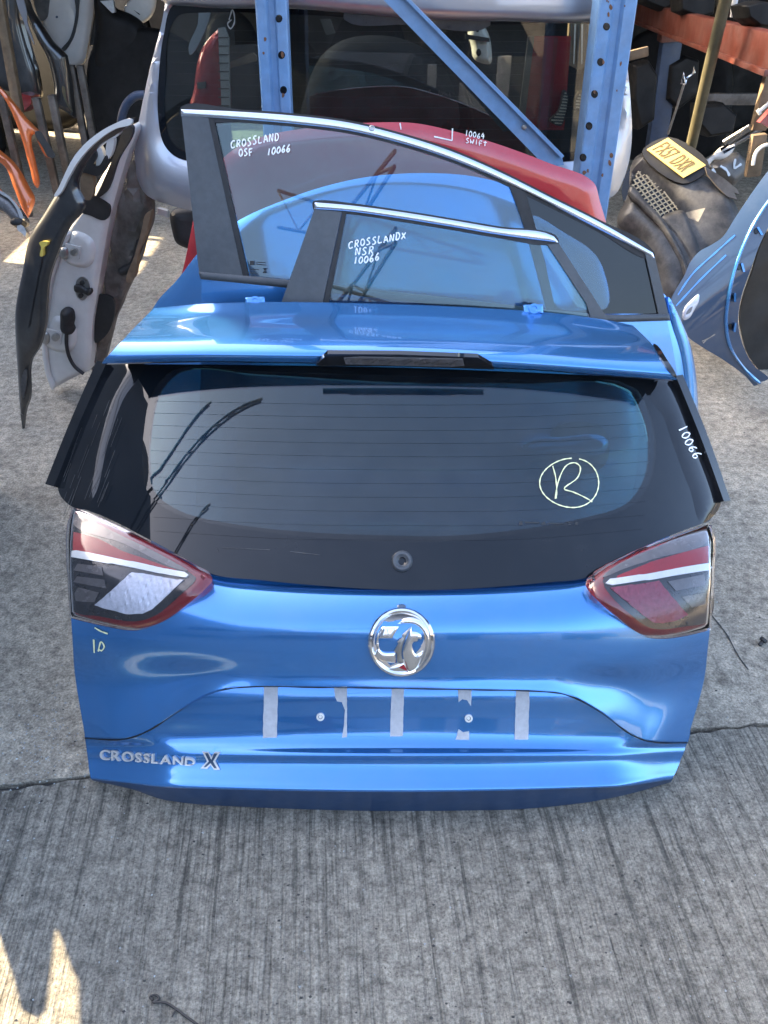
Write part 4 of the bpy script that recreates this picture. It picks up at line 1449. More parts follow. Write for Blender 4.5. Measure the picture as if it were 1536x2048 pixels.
o, s = sheet('ribbed_panel', 'tan ribbed sheet lit by the sun beside the punched post', 'car panel', [(1139, 46, 1), (1180, 46, 1), (1186, 120, 1), (1160, 140, 1), (1134, 128, 1)], 3.2, M['wood'], smooth=False)
for k in range(6):
    v, f = strokes_geo([[(1143 + k * 7, 48), (1139 + k * 8, 128)]], s, .006, .004)
    add('rib', mesh('rib', v, f), M['cream'] if k % 2 else M['brown_trim'], o)
for lab, poly in (('slatted plastic vent piece hanging near the dark red panel', [(1130, 180), (1136, 190), (1132, 225), (1122, 252), (1100, 242), (1118, 222)]), ('small slatted vent piece caught behind the punched post', [(1160, 184), (1168, 190), (1164, 210), (1152, 220), (1150, 205)])):
    o, s = sheet('vent_piece', lab, 'vent', poly, 2.86, M['plastic'])
    ys = [p[1] for p in poly]
    xs = [p[0] for p in poly]
    for k in range(int(min(ys)) + 6, int(max(ys)) - 2, 6):
        pts_ = [x for x in range(min(xs), max(xs)) if inside((x, k), poly)]
        if len(pts_) > 3:
            v, f = strokes_geo([[(pts_[0], k), (pts_[-1], k + 1)]], s, .005, .002)
            add('slat', mesh('slat', v, f), M['cream'], o)
sheet('bonnet_panel', 'black car bonnet seen through the silver window behind the diagonal brace', 'bonnet', [(600, 260), (610, 180), (640, 110), (680, 78), (740, 66), (800, 72), (860, 100), (900, 150), (915, 260)], 3.3, M['grimy'], lean=20, step=24, dome=(.03, 40), group='loose car bonnets')
sheet('trim_strip', 'pale grey window strip seen through the silver window above the red wing', 'trim strip', [(403, 8), (420, 10), (414, 50), (380, 110), (377, 95), (395, 50)], 2.95, M['silver'], thick=.01)
sheet('rail_strip', 'tan timber batten lying behind the silver window', 'batten', [(450, 128, 1), (505, 105, 1), (512, 112, 1), (512, 122, 1), (455, 138, 1)], 3.2, M['wood'], smooth=False)
sheet('bracket_plate', 'flat grey bracket with a pink tab behind the silver window', 'bracket', [(640, 38, 1), (660, 38, 1), (670, 66, 1), (652, 70, 1)], 3.0, M['shelf_grey'], smooth=False)
sheet('lower_bumper', 'dark bumper piece resting below the silver tailgate', 'bumper', [(340, 425), (400, 424), (402, 500), (388, 502), (368, 498), (350, 488), (343, 470)], 2.75, M['dark_plastic'], z=.5, step=12, dome=(.02, 16))
sheet('amber_chip', 'small cream plastic piece under the silver tailgate', 'plastic piece', [(315, 417), (334, 422), (336, 436), (322, 430), (314, 428)], 2.8, M['cream'], z=.6, smooth=False)

# ------------------------------------------------------------------ left: cream door on edge, black wing
CD = leaning(2.70, .5, 0, -8, (), -1.0)
cd = thing('car_door_shell', 'cream car door standing on edge, showing hinges and a rubber cable boot', 'car door', atZ(115, 780), 'loose car doors')
edge = [(262, 252), (240, 285), (222, 320), (200, 355), (178, 394), (153, 426), (131, 459), (109, 511), (94, 555), (87, 612), (85, 653), (87, 708), (94, 749), (109, 779, 1), (116, 774), (150, 756), (175, 745, 1), (179, 708), (181, 653), (189, 599), (202, 517), (216, 440), (232, 378), (252, 310), (268, 258)]
patch('door_edge', edge, CD, M['cream'], cd, 0, .05, step=12, dome=(.016, 12))
patch('edge_return', [(131, 459), (109, 511), (94, 555), (87, 612), (85, 653), (87, 708), (94, 749), (108, 778), (112, 772), (103, 745), (97, 700), (96, 652), (100, 610), (108, 560), (122, 513), (142, 466)], CD, M['cream'], cd, .016, .02, step=10, dome=(.008, 6))
patch('inner_trim', [(270, 258), (282, 330), (300, 436), (290, 470), (268, 540), (244, 600), (222, 650), (196, 735), (178, 745), (182, 708), (184, 653), (192, 599), (205, 517), (219, 440), (235, 378), (254, 310)], leaning(2.76, .5, 0, -8, (), -1.0), M['brown_trim'], cd, 0, .03, step=14, dome=(.02, 18), wob=lambda p: .012 * math.sin(p[0] * .21) * math.sin(p[1] * .045))
patch('arm_pull', [(275, 478), (285, 482), (276, 520), (262, 545), (240, 550), (236, 540), (256, 528), (268, 505)], leaning(2.74, .5, 0, -8, (), -1.0), M['dark_plastic'], cd, .01, .03, step=10, dome=(.01, 8))
patch('pocket', [(196, 590), (226, 596), (220, 660), (192, 685), (190, 640)], leaning(2.74, .5, 0, -8, (), -1.0), M['dark_plastic'], cd, .004, .01, step=10)
patch('trim_edge', [(296, 424), (304, 420), (300, 450), (282, 500), (266, 560), (258, 560), (274, 505), (288, 455)], leaning(2.74, .5, 0, -8, (), -1.0), M['wood'], cd, .02, .03, step=10)
patch('mirror_corner', [(160, 396), (172, 388), (205, 398), (219, 410), (216, 436), (208, 440), (180, 430), (165, 425), (155, 412)], CD, M['dark_plastic'], cd, .004, .012, step=10)
patch('window_seal', [(262, 246), (270, 254), (240, 318), (214, 384), (196, 394), (206, 372), (234, 306)], CD, M['rubber'], cd, .02, .02, step=10)
for px, py in ((0, 0), (-37, 170)):
    q = patch('hinge_boss', [(148 + px, 462 + py), (178 + px, 472 + py), (190 + px, 488 + py), (186 + px, 525 + py), (172 + px, 535 + py), (128 + px, 520 + py), (132 + px, 500 + py)], CD, M['cream'], cd, .014, .016, step=7, dome=(.014, 12))
    patch('hinge_plate', [(136 + px, 483 + py, 1), (166 + px, 491 + py, 1), (163 + px, 515 + py, 1), (134 + px, 506 + py, 1)], CD, M['cream'], q, .020, .006, smooth=False)
    disc('bolt', CD, (154 + px, 499 + py), [(8, .020), (8, .026), (5, .028)], M['steel'], q, 16)
    patch('knuckle', [(126 + px, 494 + py), (138 + px, 490 + py), (142 + px, 506 + py), (136 + px, 514 + py), (127 + px, 509 + py)], CD, M['steel'], q, .030, .012, step=6, dome=(.006, 5))
q = patch('latch_plate', [(152, 572), (156, 558), (166, 553), (176, 560), (180, 576), (176, 592), (166, 600), (156, 594)], CD, M['steel'], cd, .004, .003, step=8)
patch('strap', [(152, 568), (168, 570), (175, 576), (184, 576), (186, 584), (180, 589), (170, 584), (152, 580)], CD, M['dark_plastic'], q, .016, .014, step=6, dome=(.004, 4))
for c in ((166, 564), (163, 590)):
    disc('bolt', CD, c, [(5, .004), (5, .008), (2, .009)], M['dark_plastic'], q, 10)
bo = patch('rubber_boot', [(126, 618), (136, 613), (147, 618), (151, 635), (149, 648), (152, 655), (148, 664), (136, 666), (126, 660), (124, 640)], CD, M['rubber'], cd, .034, .034, step=6, dome=(.02, 12))
cab = [CD.hit(x, y) for x, y in curve([(138, 662), (138, 685), (143, 708), (154, 728), (172, 743)], False)]
tube('cable', [p + n * .02 for p, n in cab], .007, M['rubber'], bo, 8)
# folded sheet metal inside the top of the door
for poly, mat in (([(170, 300), (200, 275), (238, 254), (240, 266), (205, 290), (186, 312), (168, 345), (160, 345)], 'cream'), ([(196, 290), (204, 300), (207, 335), (196, 342), (192, 315)], 'cream'), ([(216, 280), (226, 276), (222, 310), (214, 320)], 'cream'),
                  ([(164, 345), (178, 332), (184, 345), (180, 400), (168, 398)], 'wood'), ([(176, 318), (190, 295), (196, 310), (190, 330), (200, 330), (214, 310), (216, 330), (200, 350), (176, 345), (158, 340)], 'dark_plastic')):
    patch('inner_bracket', poly, leaning(2.62, .8, 0, -8, (), -1.0), M[mat], cd, .0 if mat != 'dark_plastic' else .01, .02, step=9)

BW = leaning(2.46, .4, 8, -14, [((1, 0, 0), -1.0, .22, 0)], -1.1)
bw = thing('wing_panel', 'long glossy black car wing standing on its tip beside the cream door', 'wing', atZ(40, 861), 'loose car wings')
patch('outer_skin', [(264, 236), (230, 246), (182, 276), (150, 310), (118, 372), (86, 425), (55, 476), (40, 545), (27, 612), (25, 640), (30, 740), (36, 830), (40, 861, 1), (46, 820), (53, 800), (56, 724), (74, 694), (85, 653), (88, 612), (94, 555), (109, 511), (131, 459), (164, 413), (150, 372), (165, 330), (196, 290), (245, 258)], BW, M['black_paint'], bw, 0, .012, step=13, dome=(.012, 14))
patch('inner_flange', [(264, 238), (230, 248), (182, 279), (152, 312), (120, 376), (112, 392), (118, 392), (142, 352), (160, 322), (190, 288), (232, 258), (266, 246)], BW, M['cream'], bw, .010, .012, step=9)
v, f = strokes_geo([[(86, 510), (76, 560), (66, 610), (58, 655)]], BW, .004, .003)
add('cord', mesh('cord', v, f), M['rubber'], bw)
patch('clip', [(83, 484), (92, 481), (101, 483), (98, 490), (92, 494), (90, 511), (85, 511), (87, 493)], BW, M['yellow'], bw, .012, .01, step=5)
patch('clip_slot', [(49, 742), (53, 738), (53, 775), (48, 795), (45, 790)], BW, M['plastic'], bw, .004, .004)

# ------------------------------------------------------------------ far left
OW = leaning(4.7, .3, 14, 6, [((1, 0, 0), -2.25, .8, 0)], -2.2)
ow = thing('wing_panel', 'orange car wing with wheel arch leaning beside the timber legs', 'wing', atZ(70, 420), 'loose car wings')
patch('outer_skin', [(-20, 150), (0, 172), (14, 187), (36, 213), (55, 236), (73, 254), (86, 268), (97, 290), (108, 312), (102, 316), (91, 309), (80, 288), (69, 268), (65, 272), (64, 285), (73, 324), (78, 375), (75, 376), (60, 333), (44, 278), (31, 242), (18, 213), (0, 186), (-20, 170)], OW, M['orange'], ow, 0, .015, step=9, dome=(.02, 9))
patch('arch_liner', [(70, 264), (78, 262), (92, 282), (109, 314), (98, 315), (86, 296)], OW, M['dark_plastic'], ow, .012, .02, step=8)
OW2 = leaning(4.35, .2, 25, 10, [((1, 0, 0), -2.1, 1.2, 0)], -2.1)
o2 = thing('bumper_corner', 'bright orange bumper end catching the sun below the orange wing', 'bumper', atZ(55, 430))
patch('outer_skin', [(-30, 270), (0, 298), (27, 320), (44, 342), (60, 370), (73, 397), (68, 415), (58, 434, 1), (48, 418), (27, 371), (11, 333), (-30, 300)], OW2, M['orange'], o2, 0, .02, step=9, dome=(.03, 14))
hl_ = thing('headlamp', 'broken clear headlamp lying on the concrete below the orange bumper', 'headlamp', atZ(40, 455))
HS = leaning(4.1, .1, 35)
patch('lens', [(-20, 360), (0, 383), (22, 398), (36, 416), (46, 438), (40, 444), (24, 440), (0, 420), (-20, 410)], HS, M['lamp_grey'], hl_, 0, .05, step=8, dome=(.03, 10))
patch('rim', [(-20, 358), (0, 380), (22, 395), (38, 414), (48, 438), (45, 441), (34, 418), (20, 400), (0, 387), (-20, 366)], HS, M['chrome'], hl_, .01, .02, step=8)
patch('socket', [(22, 442), (36, 436), (47, 441), (44, 450), (30, 452), (22, 448)], HS, M['rubber'], hl_, .02, .05, step=6, dome=(.01, 6))
patch('connector', [(38, 450), (46, 452), (54, 464), (52, 474), (46, 468), (36, 460)], HS, M['steel'], hl_, .01, .03, step=6)

pole = thing('timber_pole', 'long thin timber pole leaning at the far left edge', 'pole', atY(43, 232, 5.2))
bar('pole', atY(38, 225, 5.2), atY(-12, -60, 5.4), .05, .05, M['wood'], pole)
for i, (x, y0, y1, w, l) in enumerate(((35, 190, 235, 60, 'brick red block between the timber legs'), )):
    sheet('block', l, 'block', [(40, 186, 1), (62, 192, 1), (62, 208, 1), (45, 225, 1)], 5.3, M['red_dull'], z=.3, thick=.15, smooth=False)
for x0, y0, x1, y1, l in ((2, 190, 20, 285, 'timber leg below the leaning orange wing'), (72, 195, 80, 240, 'timber leg at the foot of the hanging black panels'), (103, 190, 108, 238, 'short dark timber leg under the hanging black panels'), (142, 130, 150, 200, 'timber leg under the hanging white door'), (160, 130, 165, 178, 'second timber leg under the hanging white door')):
    Y = 5.6 if y1 < 236 else 5.0
    o = thing('timber_stump', l, 'timber leg', atY(x1, y1, Y), 'timber legs under the panels')
    a = atY(x1, y1, Y)
    bar('leg', Vector((a.x, a.y, 0)), atY(x0, y0, Y), .04, .04, M['brown_trim'], o)

sheet('wing_panel', 'wide black car wing hanging beside the timber pole', 'wing', [(-30, -40), (30, -40), (45, 45), (62, 110), (74, 150), (76, 200), (40, 192), (0, 180), (-30, 180)], 5.7, M['black_paint'], z=.7, step=12, dome=(.03, 16), group='loose car wings')
o, s = sheet('wing_panel', 'pointed black car wing hanging in front of the white door', 'wing', [(44, -30), (60, 20), (78, 48), (100, 82), (120, 102), (129, 112, 1), (137, 156), (147, 238, 1), (125, 222), (108, 212), (104, 170), (92, 120), (62, 60), (40, 0)], 5.5, M['black_paint'], z=.7, step=10, dome=(.03, 10), group='loose car wings')
patch('reflection_strip', [(30, -30), (44, -10), (54, 20), (56, 45), (66, 75), (70, 90), (62, 75), (48, 42), (36, 10)], s, M['silver'], o, .01, .01, step=10)  # pale strip, a reflection painted onto the black wing
patch('painted_glint', [(125, 172), (128, 172), (134, 200), (146, 224), (140, 218), (130, 200)], s, M['olive'], o, .006, .004, step=8)  # highlight on the black wing, put in as an olive patch
o, s = sheet('car_door_shell', 'white car door hanging inside out among black panels', 'car door', [(75, -40), (184, -40), (184, 20), (180, 50), (172, 95), (164, 125), (148, 135), (130, 137), (120, 120), (95, 75), (82, 45)], 6.0, M['white'], z=.9, step=12, dome=(.03, 12), group='loose car doors')
patch('door_seal', [(150, -30), (153, 20), (149, 50), (140, 78), (122, 103), (126, 104), (145, 80), (154, 52), (158, 20), (156, -30)], s, M['dark_plastic'], o, .014, .02, step=10)
patch('opening', [(70, -30), (98, -30), (98, 15), (94, 36), (84, 42), (76, 30)], s, M['shelf_grey'], o, .01, .008, step=10)
disc('plug', s, (114, 34), [(2.5, .004), (2, .008)], M['blue_dark'], o, 10)
sheet('grey_panel', 'dark grey panel edge hanging beside the white door', 'car panel', [(186, 10, 1), (205, 84, 1), (178, 92, 1)], 6.1, M['shelf_grey'], z=.9, smooth=False)
sheet('black_bumper', 'big black bumper stacked behind the silver tailgate edge', 'bumper', [(185, -30), (225, 15), (255, 28), (278, 45), (289, 70), (280, 120), (274, 175), (234, 152), (190, 152), (178, 130), (185, 60)], 5.9, M['grimy'], z=.8, step=12, dome=(.06, 22))
o, s = sheet('sunlit_panel', 'cream inner car panel lit by the sun behind the black bumper', 'car panel', [(246, 20), (285, -20), (305, -20), (302, 30), (278, 47), (262, 36)], 6.2, M['cream'], z=1.1, step=8, dome=(.02, 6))
patch('slot', [(268, 20), (281, 29), (278, 29)], s, M['frit'], o, .004, .004, smooth=False)
o, s = sheet('metal_bracket', 'light metal bracket frame above the black bumper', 'bracket', [(200, 2, 1), (226, 0, 1), (230, 24, 1), (224, 26, 1)], 5.8, M['steel'], z=1.1, smooth=False)
hoop = thing('hose', 'blue hose hoop standing by the edge of the silver tailgate', 'hose', atZ(245, 240))
hp = [atY(x, y, 4.2) for x, y in curve([(242, 246), (246, 225), (256, 205), (272, 192), (290, 190)], False)]
tube('hose', hp, .02, M['rack_navy'], hoop, 8)

# ------------------------------------------------------------------ right: bumper, blue wing, racking
# black bumper: a long sheet rolled over at its top, running away to the upper left
BM = leaning(3.0, .62, 46, -20, [((.62, .1, -.6), .55, .55, 0)], 1.1)
bm_ = thing('bumper', 'grey black rear bumper with yellow number plate and mesh grille catching the sun', 'bumper', (1.2, 3.0, 0))
patch('outer_skin', [(1236, 432), (1258, 370), (1262, 320), (1272, 298), (1300, 286), (1340, 284), (1380, 306), (1420, 338), (1450, 360), (1470, 378), (1492, 420), (1500, 520), (1440, 560), (1400, 620), (1336, 600), (1306, 520), (1270, 460)], BM, M['plastic'], bm_, 0, .03, [[(1276, 336, 1), (1302, 352), (1362, 415, 1), (1322, 431, 1), (1306, 416), (1280, 388), (1262, 368, 1)]], step=14, dome=(.05, 34))
patch('recess_back', [(1260, 322), (1310, 340), (1380, 420), (1330, 450), (1290, 420), (1246, 380)], BM, M['frit'], bm_, -.05, .01, step=20)
mesh_lines = []
gq = [(1276, 336), (1302, 352), (1362, 415), (1322, 431), (1306, 416), (1280, 388), (1262, 368)]
for k in range(-40, 40):
    for (dx, dy, sp) in ((.72, .95, 8.6), (.80, -.42, 8.6)):
        L_ = math.hypot(dx, dy)
        dx_, dy_ = dx / L_, dy / L_
        ox, oy = 1310 - dy_ * k * sp, 384 + dx_ * k * sp
        run = []
        for t in range(-160, 160, 2):
            p = (ox + dx_ * t, oy + dy_ * t)
            if inside(p, gq):
                run.append(p)
        if len(run) > 2:
            mesh_lines.append([run[0], run[-1]])
v, f = strokes_geo(mesh_lines, BM, .0055, -.010)
gr = add('grille_mesh', mesh('grille_mesh', v, f), M['mesh_sunlit'], bm_)
patch('moulding', [(1262, 372), (1290, 402), (1326, 440), (1352, 482), (1372, 525), (1382, 560), (1374, 562), (1360, 525), (1340, 488), (1314, 448), (1280, 412), (1256, 386)], BM, M['plastic'], bm_, .014, .02, step=7, dome=(.010, 7))
patch('lower_step', [(1322, 436), (1366, 420), (1384, 452), (1402, 500), (1404, 550), (1390, 556), (1378, 520), (1352, 474)], BM, M['plastic'], bm_, .008, .02, step=9, dome=(.012, 12))
patch('plate_recess', [(1284, 306), (1338, 277), (1418, 336), (1366, 370)], BM, M['dark_plastic'], bm_, .010, .012, step=12)
pl_ = patch('number_plate', [(1293, 305, 1), (1335, 282, 1), (1409, 336, 1), (1365, 361, 1)], BM, M['plate'], bm_, .020, .004, smooth=False, step=12)
letters('FX57 DXR', [(1303, 306), (1360, 350), (1392, 333), (1334, 289)], BM, M['ink'], pl_, .0215, .002)

# steel bar and torn pieces right of the plate
yb = thing('yellow_hinge', 'yellow lit hinge arm lying against the number plate bumper', 'hinge arm', atY(1420, 330, 3.2))
YS = leaning(3.15, .75, 25)
patch('arm', [(1404, 331), (1432, 306), (1446, 292), (1462, 290), (1472, 287), (1466, 304), (1450, 316), (1430, 318), (1412, 337)], YS, M['cream'], yb, 0, .02, step=7, dome=(.008, 6))
for a in ((1440, 300, 1456, 290), (1446, 306, 1468, 294)):
    v, f = strokes_geo([[(a[0], a[1]), (a[2], a[3])]], YS, .010, .004)
    add('groove', mesh('groove', v, f), M['frit'], yb)
lt = thing('splash_guard', 'torn light plastic splash guard beside the number plate', 'plastic guard', atY(1440, 370, 3.1))
patch('sheet', [(1406, 336), (1444, 360), (1470, 382), (1474, 392), (1464, 388), (1470, 402), (1450, 396), (1428, 374), (1410, 352)], leaning(3.05, .65, 30), M['brown_trim'], lt, .02, .006, step=9, smooth=False)
gb = thing('gearbox', 'grey metal casing lying behind the hinge arm', 'metal casing', atY(1450, 330, 3.4))
GS = leaning(3.4, .7, 20)
patch('casing', [(1420, 330), (1450, 318), (1480, 300), (1500, 320), (1496, 350), (1470, 370), (1440, 352)], GS, M['shelf_grey'], gb, 0, .1, step=9, dome=(.04, 16))
for ln in ([(1440, 332), (1452, 340), (1458, 352)], [(1470, 318), (1468, 336), (1482, 328)], [(1424, 338), (1430, 346)]):
    v, f = strokes_geo([ln], GS, .010, .004)
    add('rib', mesh('rib', v, f), M['steel'], gb)
for k, (a, b, l) in enumerate((((1452, 290), (1530, 236), 'upper steel rod of the bundle above the hinge arm'), ((1460, 294), (1536, 250), 'lower steel rod of the bundle above the hinge arm'), ((1448, 284), (1500, 252), 'short steel rod of the bundle above the hinge arm'))):
    o = thing('steel_rod', l, 'rod', atY(*a, 3.3), 'steel rods above the hinge arm')
    tube('rod', [atY(*a, 3.3), atY(*b, 3.25)], .009, M['steel'], o, 8)
for l, a, b, w, Y, m in (('yellow timber stake standing beside the blue wing', (1504, 352), (1518, 268), .05, 3.0, 'wood'), ('upper timber stake leaning at the right edge', (1515, 260), (1544, 150), .05, 3.05, 'wood'), ('brown timber board lying across the dark rack bay', (1402, 198), (1512, 198), .05, 4.3, 'brown_trim')):
    o = thing('timber_stake', l, 'timber', atY(*a, Y), 'timber pieces in the rack')
    bar('stake', atY(*a, Y), atY(*b, Y), w, .03, M[m], o)
o, s = sheet('pink_panel', 'pinkish painted panel corner cut off at the edge of the picture', 'car panel', [(1520, 245, 1), (1560, 200, 1), (1560, 268, 1)], 2.9, M['red_dull'], smooth=False)
lv = thing('lever', 'white tipped lever sticking out at the right edge', 'lever', atY(1517, 224, 2.9))
tube('rod', [atY(1517, 224, 2.9), atY(1545, 200, 2.9)], .006, M['cream'], lv, 8)
tube('tip', [atY(1515, 226, 2.9), atY(1520, 222, 2.9)], .01, M['cream'], lv, 8)
cb = thing('cable', 'thin pale cable curving beside the yellow stake', 'cable', atY(1510, 320, 2.95))
tube('cable', [atY(x, y, 2.95) for x, y in curve([(1506, 330), (1512, 305), (1526, 292), (1545, 288)], False)], .006, M['cream'], cb, 6)

# blue wing with the big wheel arch, standing on the concrete
BWG = leaning(2.74, .35, 1, 6, [((-.75, 0, .66), -1.05, 0, 1.25)], 1.4)
wg = thing('wing_panel', 'deep blue car wing with clear side repeater and round wheel arch', 'wing', atZ(1512, 772), 'loose car wings')
arch_out = [(1575, 355), (1536, 400), (1503, 450), (1472, 520), (1453, 595), (1448, 642), (1456, 692), (1482, 733), (1514, 766)]
skin = [(1575, 300), (1536, 342), (1502, 388), (1470, 436), (1445, 474), (1422, 490), (1400, 502), (1382, 522), (1368, 552), (1345, 592), (1338, 612), (1352, 640), (1376, 674), (1404, 694), (1450, 722), (1490, 752), (1508, 772, 1), (1516, 770, 1)] + arch_out[::-1]
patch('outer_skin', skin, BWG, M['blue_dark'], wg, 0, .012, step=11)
def offs(poly, d):
    return [(x + d, y + d * .1) for x, y in poly]
patch('arch_lip', arch_out + offs(arch_out, 7)[::-1], BWG, M['blue'], wg, .012, .014, step=5, dome=(.006, 4))
fl_in = [(1600, 400), (1560, 425), (1530, 470), (1503, 540), (1484, 600), (1479, 650), (1490, 697), (1512, 735), (1540, 760)]
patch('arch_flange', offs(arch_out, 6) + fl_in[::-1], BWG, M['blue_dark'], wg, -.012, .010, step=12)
for x, y, a in ((1520, 462, -30), (1486, 535, -15), (1470, 595, 0), (1470, 655, 8)):
    disc('hole', BWG, (x - 7, y), [(5, -.010), (4, -.009)], M['frit'], wg, 12, 1.3)
    c_, s_ = math.cos(R(a)), math.sin(R(a))
    patch('clip', [(x + c_ * u - s_ * w, y + s_ * u + c_ * w) for u, w in ((-2, -9), (2, -9), (2, 9), (-2, 9))], BWG, M['blue'], wg, .002, .012, smooth=False)
patch('wheel_liner', [(1600, 405), (1558, 430), (1532, 470), (1505, 540), (1486, 600), (1481, 650), (1492, 697), (1514, 735), (1545, 762), (1620, 762)], leaning(2.95, .35, 1, 6, (), 1.4), M['dark_plastic'], wg, 0, .01, step=8, wob=lambda p: .004 * math.sin(p[0] * .05 + p[1] * .06))
rp = patch('side_repeater', [(1364, 634), (1368, 616), (1384, 598), (1397, 588), (1398, 600), (1388, 620), (1378, 636), (1368, 640)], BWG, M['lamp_clear'], wg, .010, .012, step=6, dome=(.006, 6))
patch('bulb', [(1371, 628), (1376, 618), (1384, 612), (1380, 624)], BWG, M['lamp_grey'], rp, .013, .003)
v, f = strokes_geo([[(1404, 682), (1414, 678), (1430, 668)], [(1406, 686), (1412, 680)]], BWG, .005, .001)
add('scratches', mesh('scratches', v, f), M['steel'], wg)
v, f = strokes_geo([[(1352, 612), (1400, 560), (1452, 510)], [(1356, 590), (1385, 548), (1430, 506), (1470, 470)]], BWG, .006, .0006)
add('crease', mesh('crease', v, f), M['blue'], wg)

# orange and blue racking in the dark
rk = thing('rack_beam', 'orange rack beam running back into the dark shed', 'rack beam', atY(1400, 60, 4.0))
A_, B_ = atY(1262, 20, 5.9), atY(1560, 112, 2.7)
bar('beam', A_, B_, .11, .05, M['rack_orange'], rk, Vector((-.9, -.4, 0)), .006)
bar('lip', A_ + Vector((-.028, 0, -.045)), B_ + Vector((-.028, 0, -.045)), .018, .012, M['rack_orange'], rk, Vector((-.9, -.4, 0)), .002)
pp = thing('rack_post', 'dark blue rack post with an orange sleeve under the orange beam', 'rack post', atY(1318, 260, 4.9))
lo, hi = atY(1312, 290, 4.85), atY(1348, 40, 4.85)
t_ = (hi - lo).normalized()
bar('post', lo - t_ * (lo.z / t_.z), hi, .10, .07, M['rack_navy'], pp)
bar('sleeve', atY(1340, 82, 4.83), atY(1347, 26, 4.83), .115, .085, M['rack_orange'], pp)
op = thing('steel_pole', 'long olive steel pole leaning across the orange rack beam', 'pole', atY(1382, 292, 3.2))
tube('pole', [atY(1381, 296, 3.2), atY(1416, 145, 3.1), atY(1460, -40, 3.0)], .020, M['olive'], op, 12)
cw = thing('bent_wire', 'bent bright wire hanging in the dark rack bay', 'wire', atY(1380, 150, 3.6))
tube('wire', [atY(x, y, 3.6) for x, y in [(1363, 168), (1366, 145), (1371, 168), (1374, 156), (1386, 147), (1388, 132), (1389, 146)]], .005, M['chrome'], cw, 6)
tube('stem', [atY(1368, 168, 3.6), atY(1352, 220, 3.65), atY(1336, 268, 3.7)], .005, M['steel'], cw, 6)
ps_ = thing('pale_slat', 'short pale slat lit at the rim of the silver tailgate', 'slat', atY(1270, 108, 3.4))
bar('slat', atY(1256, 112, 3.4), atY(1296, 102, 3.4), .032, .02, M['wood'], ps_)
for l, poly, Y, m in (('black starter motor on the shelf above the orange beam', [(1454, -30), (1500, -30), (1512, 0), (1506, 30), (1480, 34), (1460, 20)], 3.3, 'dark_plastic'), ('round black engine part at the top edge of the shelf', [(1490, 10), (1520, 0), (1560, 6), (1560, 60), (1520, 54), (1496, 36)], 3.0, 'plastic'),
                      ('black car part heaped at the rack end of the orange beam', [(1270, -40), (1340, -40), (1352, 10), (1330, 22), (1290, 6)], 4.6, 'dark_plastic'), ('dark grey part on the shelf behind the olive pole', [(1356, -40), (1440, -40), (1432, 28), (1400, 38), (1360, 22)], 4.0, 'dark_plastic'),
                      ('dark rounded cover in the bay below the orange beam', [(1400, 210), (1450, 206), (1478, 230), (1470, 268), (1420, 276), (1398, 250)], 3.9, 'dark_plastic'), ('black bumper end standing in the dark rack bay', [(1268, 130), (1300, 120), (1318, 150), (1312, 240), (1280, 262), (1266, 200)], 4.2, 'plastic'), ('dark door panel deep in the rack bay', [(1340, 130), (1372, 110), (1402, 120), (1398, 190), (1360, 220), (1336, 200)], 4.8, 'shelf_grey')):
    o, s = sheet('car_part', l, 'car part', poly, Y, M['grimy'], z=.9, step=11, dome=(.03, 7), thick=.10, smooth=False, group='loose car parts on the rack')
st = thing('lit_strap', 'thin strap end lit on the black starter motor', 'strap', atY(1468, 20, 3.2))
tube('strap', [atY(1472, -10, 3.2), atY(1468, 12, 3.2), atY(1466, 34, 3.2)], .010, M['cream'], st, 6)

# unlit panels standing in rows at the back of the shed
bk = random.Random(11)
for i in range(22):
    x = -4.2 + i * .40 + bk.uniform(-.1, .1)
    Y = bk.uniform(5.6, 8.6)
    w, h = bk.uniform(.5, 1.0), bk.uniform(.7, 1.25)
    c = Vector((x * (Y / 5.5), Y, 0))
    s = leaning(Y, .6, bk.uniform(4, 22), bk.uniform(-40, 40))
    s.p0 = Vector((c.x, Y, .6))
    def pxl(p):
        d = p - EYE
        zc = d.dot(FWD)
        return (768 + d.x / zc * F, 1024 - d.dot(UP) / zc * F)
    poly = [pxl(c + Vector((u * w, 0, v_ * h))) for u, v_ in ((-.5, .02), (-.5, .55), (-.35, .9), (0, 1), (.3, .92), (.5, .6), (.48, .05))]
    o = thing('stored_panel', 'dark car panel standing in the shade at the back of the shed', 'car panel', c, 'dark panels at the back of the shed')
    patch('panel', poly, s, M['grimy'], o, 0, .04, step=16, dome=(.03, 12))

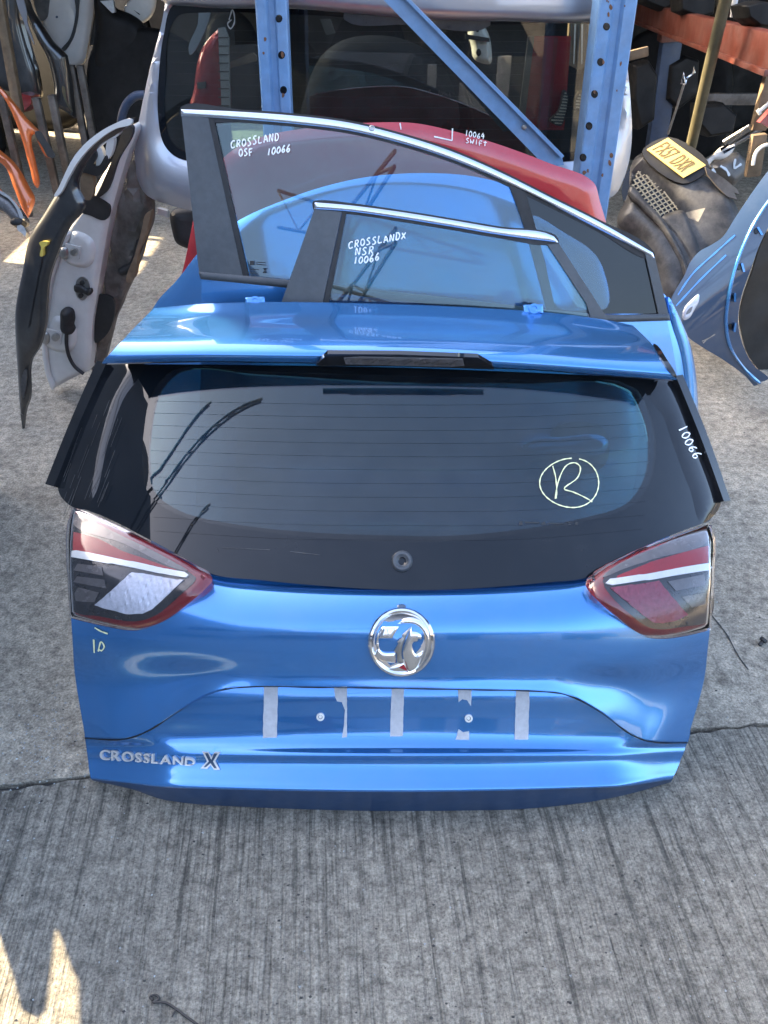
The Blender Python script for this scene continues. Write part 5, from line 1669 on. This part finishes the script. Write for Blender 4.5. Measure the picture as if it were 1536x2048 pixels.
# ------------------------------------------------------------------ small things on the ground
tw = thing('wire_loop', 'thin dark bent wire lying on the brushed concrete in front', 'wire', atZ(330, 2000))
tube('wire', [atZ(x, y, .005) for x, y in curve([(306, 2000), (300, 1994), (312, 1990), (318, 1998), (306, 2004), (330, 2005), (352, 2018), (376, 2036), (410, 2060)], False)], .0022, M['dark_plastic'], tw, 6)
tube('stub', [atZ(352, 2018, .006), atZ(344, 2034, .004)], .0016, M['dark_plastic'], tw, 6)
sb = thing('plastic_clip', 'black plastic clip lying right of the tailgate on worn concrete', 'clip', atZ(1524, 1284))
tube('stem', [atZ(1519, 1290, .006), atZ(1526, 1282, .012)], .005, M['dark_plastic'], sb, 8)
tube('head', [atZ(1525, 1282, .012), atZ(1529, 1278, .016)], .010, M['dark_plastic'], sb, 10)
gl = random.Random(21)
V, Fc = [], []
for i in range(420):
    if gl.random() < .6:
        x, y = gl.gauss(90, 60), gl.gauss(1500, 60)
    else:
        x, y = gl.uniform(0, 1536), gl.uniform(900, 2040)
    p = atZ(x, max(820, y), 0)
    r = gl.uniform(.001, .0032)
    b = len(V)
    a0 = gl.uniform(0, 6)
    V += [p + Vector((r * math.cos(a0 + k * 2.1), r * math.sin(a0 + k * 2.1), .0005)) for k in range(3)] + [p + Vector((0, 0, r * 1.3))]
    Fc += [(b, b + 1, b + 3), (b + 1, b + 2, b + 3), (b + 2, b, b + 3)]
tag(add('gravel', mesh('gravel', V, Fc), solid('grit', (.45, .47, .46), .2, 0, 0, .5, 200)), 'tiny bright grit and glass crumbs scattered over the concrete', 'grit', kind='stuff')
V, Fc = [], []
for i in range(500):
    x, y = gl.uniform(-60, 1600), gl.uniform(300, 2060)
    p = atZ(x, y, 0)
    r = gl.uniform(.001, .004)
    b = len(V)
    a0 = gl.uniform(0, 6)
    V += [p + Vector((r * math.cos(a0 + k * 1.57), r * .7 * math.sin(a0 + k * 1.57), .0005)) for k in range(4)] + [p + Vector((0, 0, r * .8))]
    Fc += [(b, b + 1, b + 4), (b + 1, b + 2, b + 4), (b + 2, b + 3, b + 4), (b + 3, b, b + 4)]
tag(add('dirt_crumbs', mesh('dirt_crumbs', V, Fc), M['joint']), 'dark dirt crumbs scattered over the concrete', 'dirt', kind='stuff')
